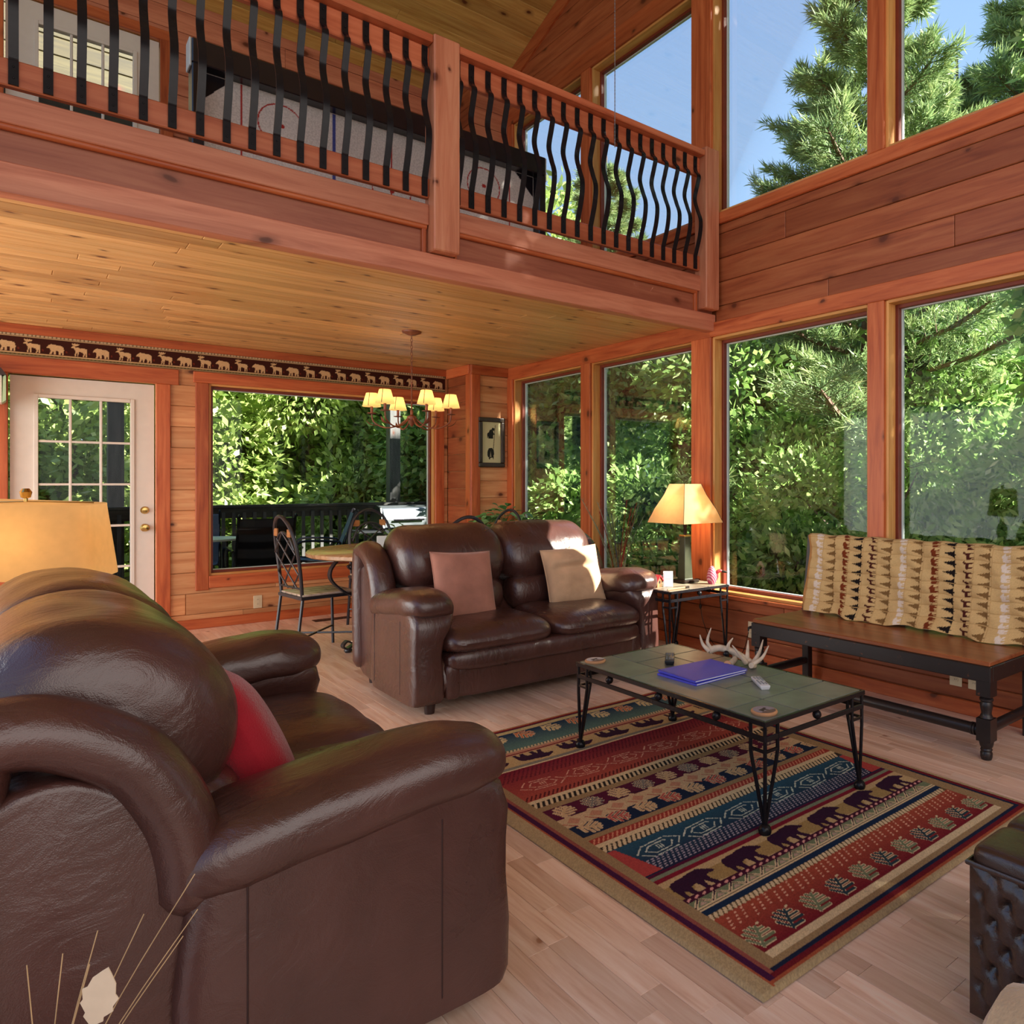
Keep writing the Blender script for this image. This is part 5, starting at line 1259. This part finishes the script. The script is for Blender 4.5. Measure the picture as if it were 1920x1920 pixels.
# ================================================================== LOFT: folded hockey table, pull chain
M['rink'] = plain('white_rink_panel', L(206,200,196), .35, .03); M['gloss_black'] = plain('gloss_black_laminate', (.010, .008, .012), .25, .2)
t = thing('air_hockey_table', 'black air hockey table with its white rink tipped up on the loft', 'game table', (1.88, 4.95, ZL))
C = Canvas(2.20, .80, .005, L(214,208,204)); rd = L(170,50,46)
def ring_(cx, cy, r):
    P = [(cx+r*math.cos(a), cy+r*math.sin(a)) for a in np.linspace(0, 2*PI, 40)]
    for p, q in zip(P, P[1:]): C.line(p, q, .009, rd)
for cx, cy in ((.42, .62), (.42, .18), (1.78, .62), (1.78, .18), (1.1, .4)): ring_(cx, cy, .13); C.line((cx, cy), (cx+.001, cy), .03, rd)
C.rect(.20, .21, 0, .8, rd); C.rect(1.99, 2.0, 0, .8, rd); C.rect(1.095, 1.105, 0, .8, rd); C.rect(.72, .74, 0, .8, L(70,80,150)); C.rect(1.46, 1.48, 0, .8, L(70,80,150))
for sx, cx in ((1, 0), (-1, 2.2)):
    for sy, cy in ((1, 0), (-1, .8)): C.poly([(cx, cy), (cx+sx*.16, cy), (cx, cy+sy*.16)], (.01, .008, .012))
tilt = .30
P = lambda y, z: (y*math.cos(tilt)+z*math.sin(tilt), -y*math.sin(tilt)+z*math.cos(tilt))
rk = C.build('rink', print_mat('rink_print', .3, .02, 100), lambda X, Y: (X-1.1, -.012+0*X, Y+.08), t); rk.location = (0, 0, 0)
o = bx('cabinet', M['gloss_black'], -1.14, 1.14, 0, .16, .04, 1.00, t, bevel=.006)
for (a, b, c, d) in ((-1.16, 1.16, .88, 1.02), (-1.16, 1.16, .02, .08), (-1.16, -1.10, .08, .88), (1.10, 1.16, .08, .88)): bx('side_rail', M['gloss_black'], a, b, -.10, .02, c, d, t, bevel=.006)
bx('corner_trim', M['white2'], -1.172, -1.16, -.09, .02, .86, 1.02, t); bx('corner_trim', M['white2'], 1.16, 1.172, -.09, .02, .84, 1.02, t)
for s in (-1, 1):
    l = bx('leg', M['gloss_black'], s*1.02-.13, s*1.02+.13, -.02, .30, 0, .06, t, bevel=.006)
    MB().prism([(s*1.02-.04, .05), (s*1.02+.02, .05), (s*1.02+.0, .0)], -.03, -.0205, 'y').build('stripe', plain('green_stripe', L(60,180,130), .5), l)
t = thing('pull_chain', 'thin metal chain hanging from the roof in front of the upper windows', 'chain', (2.60, 3.40, 0)); M['chain'] = plain('steel_chain', L(150,140,140), .35, .2, Metallic=.8)
MB().tube([(0, 0, 3.22), (0, 0, 4.6), (0, 0, roof_z(3.4)-.001)], .0022, 6).build('wire', M['chain'], t)
mb = MB()
for k in range(140): mb.ball((0, 0, 3.22+k*.022), .0042, 6, 4)
mb.build('beads', M['chain'], t, smooth=True)['kind'] = 'stuff'

# ================================================================== DECK
M['deck_wood'] = wood('weathered_deck', L(120,112,104), L(100,94,88), L(76,72,68), 'x', rough=.7, knots=.2); M['deck_rail'] = wood('dark_deck_rail', L(74,74,72), L(58,58,58), L(40,42,44), 'x', rough=.6, knots=.1); M['deck_post'] = wood('dark_deck_post', L(92,90,88), L(72,72,72), L(52,52,54), 'z', rough=.6, knots=.2)
dk = struct('floor_deck', bx('floor_deck', M['deck_wood'], -3.2, 5.2, YB+.14, 10.35, -.30, -.045, bevel=0))
struct('ceiling_porch', bx('ceiling_porch', M['deck_wood'], -3.2, 5.2, YB+.15, 9.2, 2.62, 2.74, bevel=0))
y = YB+.15
while y < 10.3: bx('plank', M['deck_wood'], -3.2, 5.2, y+.003, y+.137, -.045, -.02, dk, bevel=.003); y += .14
dr_ = thing('deck_railing', 'dark wooden deck railing with square balusters outside the picture window', 'railing', (1, 10.2, -.02))
def db(nm, m, *a): o = bx(nm, M[m], *a); o.parent = dr_; o.matrix_parent_inverse = Matrix.Translation(-Vector(dr_.location)); return o
db('top_rail', 'deck_rail', -3.2, 5.2, 10.12, 10.27, .955, .99); db('upper_board', 'deck_rail', -3.2, 5.2, 10.18, 10.22, .83, .954); db('bottom_rail', 'deck_rail', -3.2, 5.2, 10.18, 10.22, .06, .15)
me = MB().box(-.019, .019, -.019, .019, .06, .90).mesh('baluster', bevel=.002, bseg=1); me.materials.append(M['deck_post'])
for k in range(74): o = bpy.data.objects.new('baluster', me); link(o, dr_); o.location = (-3.1-1+k*.112, -.04, .02)
for x, lb in ((.80, 'dark square deck post seen through the glass door'), (3.96, 'dark square deck post at the right of the picture window'), (-2.4, 'dark square deck post left of the door')):
    tag(bx('deck_post', M['deck_post'], x-.07, x+.07, 10.13, 10.27, -.02, .954, bevel=.006), lb, 'post') if x < -9 else None
    p = bx('deck_post', M['deck_post'], x-.075, x+.075, 10.275, 10.425, -.9, 2.74, bevel=.006); tag(p, lb, 'post')
def sling(label, x, y, rz, mat, stripes=None):
    t = thing('deck_chair', label, 'chair', (x, y, -.02), rz); I = M['black_iron']
    for s in (-1, 1):
        MB().tube(catmull([(s*.28, -.26, 0), (s*.28, -.27, .36), (s*.28, -.24, .58), (s*.28, 0, .60), (s*.28, .20, .58)], 5), .014, 7).build('arm_leg', I, t, smooth=True)
        MB().tube(catmull([(s*.26, -.27, .38), (s*.26, .14, .36), (s*.26, .24, .55), (s*.26, .36, .92), (s*.26, .40, .94)], 5), .013, 7).build('side_rail', I, t, smooth=True)
        MB().tube([(s*.27, .20, .58), (s*.27, .30, 0)], .013, 7).build('leg', I, t, smooth=True)
    C = Canvas(.52, 1.06, .02, mat)
    if stripes:
        for a in (.36, .54, .72, .88): C.rect(0, .52, a, a+.07, stripes)
    def fn(X, Y):
        s = np.clip((Y-.44)/.60, 0, 1); b = np.clip(Y/.44, 0, 1)
        yy = -.27+.42*b+.20*s; zz = .385-.02*b-.02*np.sin(PI*b)+.55*s
        yy = yy-.02*np.sin(PI*X/.52)*0; return X-.26, yy, zz-.03*np.sin(PI*X/.52)*(1-s)
    C.build('sling', print_mat('sling_fabric', .7, .1, 200), fn, t); return t
sling('black striped sling chair on the deck with its back to the window', 1.88, 8.62, PI, L(46,48,54), L(14,14,20))
sling('blue grey sling chair on the deck by the railing, seen from the side', 2.70, 9.35, -PI/2-.25, L(96,110,124))
sling('grey sling chair on the deck left of the deck table', 1.42, 9.62, -.2, L(90,98,108))
t = thing('deck_table', 'low pale deck table among the sling chairs', 'table', (1.62, 9.02, -.02)); 
t.location = (1.50, 9.20, -.02); MB().lathe([(0, .66), (.33, .66), (.34, .68), (0, .69)], 28).build('top', M['white2'], t, smooth=True)
for k in range(4): a = .6+k*PI/2; MB().tube([(.26*math.cos(a), .26*math.sin(a), .66), (.28*math.cos(a), .28*math.sin(a), 0)], .014, 6).build('leg', M['black_iron'], t, smooth=True)
t = thing('gas_grill', 'gas grill with a rounded steel hood beside the deck post', 'grill', (3.80, 9.65, -.02)); M['steel'] = plain('brushed_steel', L(150,156,164), .3, .1, Metallic=.8)
bx('cart', M['plastic_black'], -.30, .30, -.22, .22, .10, .68, t); 
MB().prism([(-.24, .70), (.24, .70), (.24, .80), (.16, .93), (.0, .985), (-.14, .95), (-.24, .82)], -.31, .31, 'x').build('hood', M['steel'], t, bevel=.01)
MB().prism([(-.245, .70), (-.14, .955), (.0, .99), (.16, .935), (.245, .80), (.245, .70)], -.33, -.31, 'x').build('hood_end', M['plastic_black'], t); MB().prism([(-.245, .70), (-.14, .955), (.0, .99), (.16, .935), (.245, .80), (.245, .70)], .31, .33, 'x').build('hood_end', M['plastic_black'], t)
MB().tube([(-.2, -.27, .80), (.2, -.27, .80)], .013, 8).build('handle', M['black_iron'], t, smooth=True); bx('side_shelf', M['plastic_black'], .33, .62, -.2, .2, .64, .67, t); bx('side_shelf', M['plastic_black'], -.62, -.33, -.2, .2, .64, .67, t)
for x in (-.25, .25): MB().lathe([(0, -.02), (.09, -.02), (.09, .02), (0, .02)], 18).build('wheel', M['plastic_black'], t, loc=(x, .2, .09), rot=(0, PI/2, 0))
# siding of the porch seen through the loft door
M['siding'] = wood('olive_siding', L(72,64,38), L(60,53,30), L(46,40,24), 'x', rough=.6, knots=.1)
sw = struct('wall_porch', bx('wall_porch', M['siding'], -.9, 1.3, 8.6, 8.7, 2.745, 5.6, bevel=0))
for k in range(10): bx('board', M['siding'], -.9, 1.3, 8.575, 8.6, 3.96+k*.165, 4.12+k*.165, sw, bevel=.006)

# ================================================================== OUTSIDE
def ground():
    C = Canvas(60, 60, .5, L(80,84,50)); C.speckle(.5); h = RNG.random((C.ny, C.nx))
    o = C.build('ground', print_mat('forest_floor', .95, .3, 8), lambda X, Y: (X-25, Y-25, -1.1-.09*np.maximum(0, X-25-4)-.07*np.maximum(0, Y-25-9)+.25*h)); struct('ground', o)
ground()
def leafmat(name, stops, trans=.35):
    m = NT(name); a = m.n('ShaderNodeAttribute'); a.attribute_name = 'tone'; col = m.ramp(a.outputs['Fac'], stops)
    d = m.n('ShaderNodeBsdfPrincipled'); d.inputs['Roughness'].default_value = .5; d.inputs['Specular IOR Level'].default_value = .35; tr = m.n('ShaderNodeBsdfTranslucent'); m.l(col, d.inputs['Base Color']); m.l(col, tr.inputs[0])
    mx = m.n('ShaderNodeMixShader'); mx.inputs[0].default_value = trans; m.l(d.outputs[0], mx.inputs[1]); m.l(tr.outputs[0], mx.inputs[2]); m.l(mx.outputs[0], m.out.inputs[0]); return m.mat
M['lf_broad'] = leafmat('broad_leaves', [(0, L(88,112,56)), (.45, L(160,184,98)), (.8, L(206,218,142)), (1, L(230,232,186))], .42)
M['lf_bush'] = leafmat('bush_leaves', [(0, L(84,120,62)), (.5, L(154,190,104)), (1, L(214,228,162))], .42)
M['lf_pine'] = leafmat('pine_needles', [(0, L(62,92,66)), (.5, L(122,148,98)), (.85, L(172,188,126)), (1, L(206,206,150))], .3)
M['bark'] = plain('grey_bark', L(120,104,92), .9, .35, 12, .6); M['bark_pine'] = plain('pine_bark', L(110,84,72), .9, .4, 10, .6)
def leaf_cards(name, P, D, ln, wd, mat, tone):
    """P points, D directions (n, 3): one folded diamond per leaf"""
    n = len(P); D = D/np.linalg.norm(D, axis=1, keepdims=True); r = RNG.normal(size=(n, 3)); S = np.cross(D, r); S /= np.linalg.norm(S, axis=1, keepdims=True)
    l = (ln*(.7+.6*RNG.random(n)))[:, None]; w = (wd*(.7+.6*RNG.random(n)))[:, None]
    V = np.stack([P, P+D*l*.5+S*w*.5, P+D*l, P+D*l*.5-S*w*.5], 1).reshape(-1, 3).astype(np.float32); me = bpy.data.meshes.new(name)
    me.vertices.add(4*n); me.vertices.foreach_set('co', V.ravel()); me.loops.add(4*n); me.loops.foreach_set('vertex_index', np.arange(4*n, dtype=np.int32)); me.polygons.add(n); me.polygons.foreach_set('loop_start', np.arange(0, 4*n, 4, dtype=np.int32)); me.update(calc_edges=True)
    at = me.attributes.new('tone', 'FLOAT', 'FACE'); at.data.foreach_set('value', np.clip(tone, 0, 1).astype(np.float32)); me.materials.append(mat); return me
def broad_mesh(name, blobs, n, ln, wd, mat):
    Ps = []; Ds = []; Ts = []
    for (c, r, fr) in blobs:
        k = int(n*fr); d = RNG.normal(size=(k, 3)); d /= np.linalg.norm(d, axis=1, keepdims=True); rad = RNG.random(k)**.33; rad = .55+.5*rad*RNG.random(k)**.3
        bump = 1+.16*np.sin(d[:, 0]*6+c[0]*3)*np.sin(d[:, 1]*7+c[1])+.12*np.sin(d[:, 2]*9+c[2]*2)
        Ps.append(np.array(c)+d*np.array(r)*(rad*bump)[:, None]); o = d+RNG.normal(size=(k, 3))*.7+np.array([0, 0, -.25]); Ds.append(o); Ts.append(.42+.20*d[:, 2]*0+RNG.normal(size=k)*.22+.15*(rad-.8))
    return leaf_cards(name, np.concatenate(Ps), np.concatenate(Ds), ln, wd, mat, np.concatenate(Ts))
def pine_mesh(h, r0, whorls, seed, dens=1.0):
    """needle tufts on drooping branches; returns the needle mesh and the wood builder"""
    rg = random.Random(seed); wd = MB(); wd.tube([(0, 0, 0), (.04, .02, h*.4), (0, .03, h*.75), (.02, 0, h)], [.11*h/7, .09*h/7, .05*h/7, .012], 8); Ps = []; Ds = []; Ts = []
    for k in range(whorls):
        f = k/whorls; z = h*(.10+.88*f); R = r0*(1-f)**.75*(1+.12*math.sin(k*2.1))+.12; nb = 5 if f < .8 else 4
        for b in range(nb):
            a = 2*PI*b/nb+k*1.1+rg.uniform(-.3, .3); rr = R*rg.uniform(.72, 1.12); d = Vector((math.cos(a), math.sin(a), 0)); up = .30+.35*f
            P = catmull([(0, 0, z), tuple(d*rr*.4+Vector((0, 0, z+rr*.10*up))), tuple(d*rr*.75+Vector((0, 0, z+rr*.22*up))), tuple(d*rr+Vector((0, 0, z+rr*.42*up)))], 4)
            wd.tube(P[::2], [.020*rr+.006]+[.012*rr+.004]*(len(P[::2])-2)+[.003], 4)
            tw = []
            for i in range(3, len(P)):
                tw.append((P[i], (P[i]-P[i-1]).normalized(), .2))
                for s in (-1, 1):
                    sd = d.cross(Vector((0, 0, 1)))*s; L_ = rr*.34*(1-.4*i/len(P))*rg.uniform(.6, 1.2); e = P[i]+(sd*.8+d*.75+Vector((0, 0, .25))).normalized()*L_; wd.tube([P[i], e], [.005, .002], 3)
                    for q in (.35, .6, .8, 1.0): tw.append((P[i].lerp(e, q), (e-P[i]).normalized(), q))
            for p, dd, q in tw:
                m = int(rg.uniform(12, 20)*dens)
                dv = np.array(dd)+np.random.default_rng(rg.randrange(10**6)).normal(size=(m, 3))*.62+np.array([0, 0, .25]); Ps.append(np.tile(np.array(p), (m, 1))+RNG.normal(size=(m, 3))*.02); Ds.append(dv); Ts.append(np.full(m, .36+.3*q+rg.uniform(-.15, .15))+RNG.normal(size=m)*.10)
    return leaf_cards('needles', np.concatenate(Ps), np.concatenate(Ds), .135, .0125, M['lf_pine'], np.concatenate(Ts)), wd
pines = []
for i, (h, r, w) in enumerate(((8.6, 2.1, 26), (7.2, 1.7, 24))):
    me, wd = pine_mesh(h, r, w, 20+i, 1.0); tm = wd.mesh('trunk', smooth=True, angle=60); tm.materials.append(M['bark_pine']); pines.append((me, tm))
def tree(name, label, meshes, loc, rz, sc, group=None):
    t = thing(name, label, 'tree', loc, rz, group); t.scale = sc if isinstance(sc, tuple) else (sc, sc, sc)
    o = bpy.data.objects.new('foliage', meshes[0]); link(o, t); o['kind'] = 'stuff'; o = bpy.data.objects.new('trunk', meshes[1]); link(o, t); return t
def broad_kind(seed, h, r, n, ln, wd, mat, blobs=9):
    rg = random.Random(seed); B = []
    for k in range(blobs):
        f = (k+.5)/blobs; a = k*2.4; rr = r*(.25+.55*math.sin(PI*min(1, f*.9+.12))); B.append(((rr*math.cos(a), rr*math.sin(a), h*(.12+.8*f)), (r*.52, r*.52, h*.17), 1/blobs))
    me = broad_mesh('leaves', B, n, ln, wd, mat); wdm = MB(); wdm.tube([(0, 0, 0), (.05, .03, h*.4), (.0, .06, h*.8)], [.05*h/4+.02, .04*h/4, .012], 7)
    for (c, rr, _) in B: wdm.tube([(0, 0, c[2]*.6), (c[0]*.5, c[1]*.5, c[2]*.85), c], [.025, .016, .006], 5)
    tm = wdm.mesh('trunk', smooth=True, angle=60); tm.materials.append(M['bark']); return (me, tm)
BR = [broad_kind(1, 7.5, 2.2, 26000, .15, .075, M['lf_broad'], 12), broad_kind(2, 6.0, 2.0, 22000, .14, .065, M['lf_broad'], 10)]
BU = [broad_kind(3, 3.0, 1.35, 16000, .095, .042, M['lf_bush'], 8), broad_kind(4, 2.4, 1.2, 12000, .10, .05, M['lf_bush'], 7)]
def gz(x, y): return -1.05-.09*max(0, x-4)-.07*max(0, y-9)
G1 = 'broadleaf trees beyond the deck'
BL = ['dense broadleaf tree left of the glass door panes', 'dense broadleaf tree filling the glass door panes', 'broadleaf tree behind the left third of the deck railing', 'broadleaf tree at the middle of the picture window', 'broadleaf tree behind the deck post at the right of the picture window', 'broadleaf tree seen beside the framed picture, far right of the deck',
      'tall broadleaf tree in the back row behind the left part of the picture window', 'tall broadleaf tree in the back row behind the right part of the picture window', 'broadleaf tree far left of the deck', 'tall broadleaf tree far behind the corner of the room']
for k, (x, y, s, q) in enumerate(((-1.6, 14.6, 1.1, 0), (.6, 13.6, 1.0, 1), (2.2, 14.4, 1.15, 0), (3.6, 12.9, .95, 1), (5.4, 13.2, 1.1, 0), (7.2, 11.8, 1.05, 1), (1.2, 16.5, 1.3, 0), (4.6, 16, 1.35, 0), (-3.6, 13.2, 1.1, 1), (8.6, 14.5, 1.3, 0))):
    tree('broadleaf_tree', BL[k], BR[q], (x, y, gz(x, y)-.3), k*1.3, s, G1)
PL = ['pine seen through the balcony railing and the second window bay', 'tallest near pine, behind the big window post nearest the bench', 'pine in the back row at the upper right window', 'distant pine behind the loft windows', 'pine low behind the right window above the bench', 'pine at the far right of the upper right window']
G2 = 'pines outside the window wall'
for k, (x, y, s, q) in enumerate(((7.6, 10.2, 1.0, 0), (8.7, 5.6, 1.22, 0), (12.4, 6.3, 1.5, 1), (11.6, 9.2, 1.0, 1), (10.9, 5.2, 1.15, 1), (13.2, 4.8, 1.55, 0))):
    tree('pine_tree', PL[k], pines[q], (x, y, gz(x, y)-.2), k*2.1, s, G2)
NTH = ['first', 'second', 'third', 'fourth', 'fifth', 'sixth', 'last']
G3 = 'bushes below the window wall'
for k, (x, y, s, q) in enumerate(((6.2, 9.4, 1.0, 0), (5.5, 7.6, 1.1, 1), (6.5, 6.3, 1.15, 0), (5.9, 5.2, 1.0, 1), (6.6, 4.2, 1.05, 0), (6.4, 3.1, .95, 1), (7.0, 2.2, 1.0, 0), (7.4, 6.9, 1.5, 0), (8.4, 5.9, 1.5, 1), (8.2, 4.0, 1.3, 0), (9.0, 3.0, 1.4, 1), (7.2, 9.4, 1.6, 0), (8.6, 8.6, 1.7, 1), (6.3, 10.8, 1.6, 0), (10.2, 5.0, 1.8, 0), (10.8, 3.4, 1.8, 1), (8.4, 1.4, 1.2, 0), (10.6, 7.6, 2.0, 0), (13, 5, 2.4, 0), (12.6, 8.2, 2.4, 1), (10.5, 11, 2.4, 0))):
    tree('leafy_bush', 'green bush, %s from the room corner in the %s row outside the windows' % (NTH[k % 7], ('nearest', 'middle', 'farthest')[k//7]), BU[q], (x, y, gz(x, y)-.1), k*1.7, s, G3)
# unseen trees added on the sunny side to block sun from all but one window bay
CO = []
for k in range(7): CO.append(((.0, .0, .6+k*1.15), (.86-.03*k, .86-.03*k, 1.0), 1/7))
cm = broad_mesh('leaves', CO, 24000, .13, .06, M['lf_bush']); ctm = MB().tube([(0, 0, 0), (0, 0, 7)], [.09, .02], 7).mesh('trunk', smooth=True); ctm.materials.append(M['bark'])
for y, lb in ((-1.36, 'unseen tall evergreen added to block sun, nearest the bench'), (-2.85, 'unseen tall evergreen added to block sun, middle one'), (-4.35, 'unseen tall evergreen added to block sun, farthest from the bench')):
    tree('sun_block_evergreen', lb, (cm, ctm), (5.65, y, -1.0), y, 1.0)  # added sun blockers for the bays near the bench
sm = broad_mesh('leaves', [((0, 0, 4.9), (.62, .62, .8), .2), ((0, 0, 5.9), (.66, .66, .8), .2), ((0, 0, 7.0), (.7, .7, .9), .2), ((-.4, -.2, 7.3), (.7, .6, .8), .15), ((-.85, -.35, 7.5), (.75, 1.0, 1.25), .25)], 26000, .13, .06, M['lf_broad'])
stm = MB().tube([(0, 0, 0), (.03, 0, 4), (0, 0, 7.2)], [.09, .06, .02], 7).tube([(0, 0, 5.5), (-.5, -.2, 6.6), (-.85, -.35, 7.2)], [.04, .03, .01], 6).mesh('trunk', smooth=True); stm.materials.append(M['bark'])
tree('sun_block_evergreen', 'unseen tall evergreen added to block sun, behind the other three', (cm, ctm), (7.2, -3.75, .4), .5, 1.1)
tree('sun_block_evergreen', 'unseen tall evergreen added to block sun just beyond the big window edge', (cm, ctm), (7.0, 2.05, -1.2), .9, (1, 1, 1.3))
tree('sun_block_evergreen', 'unseen tall evergreen added to block sun farther right of the big window', (cm, ctm), (7.0, .85, -1.2), .2, (.9, .9, 1.3))
tree('sun_block_tree', 'unseen slender tree added to block sun, crown leaning toward the upper windows', (sm, stm), (6.42, 1.02, -1.2), 0, 1.0)  # added, crown shaped to keep sun off the upper windows
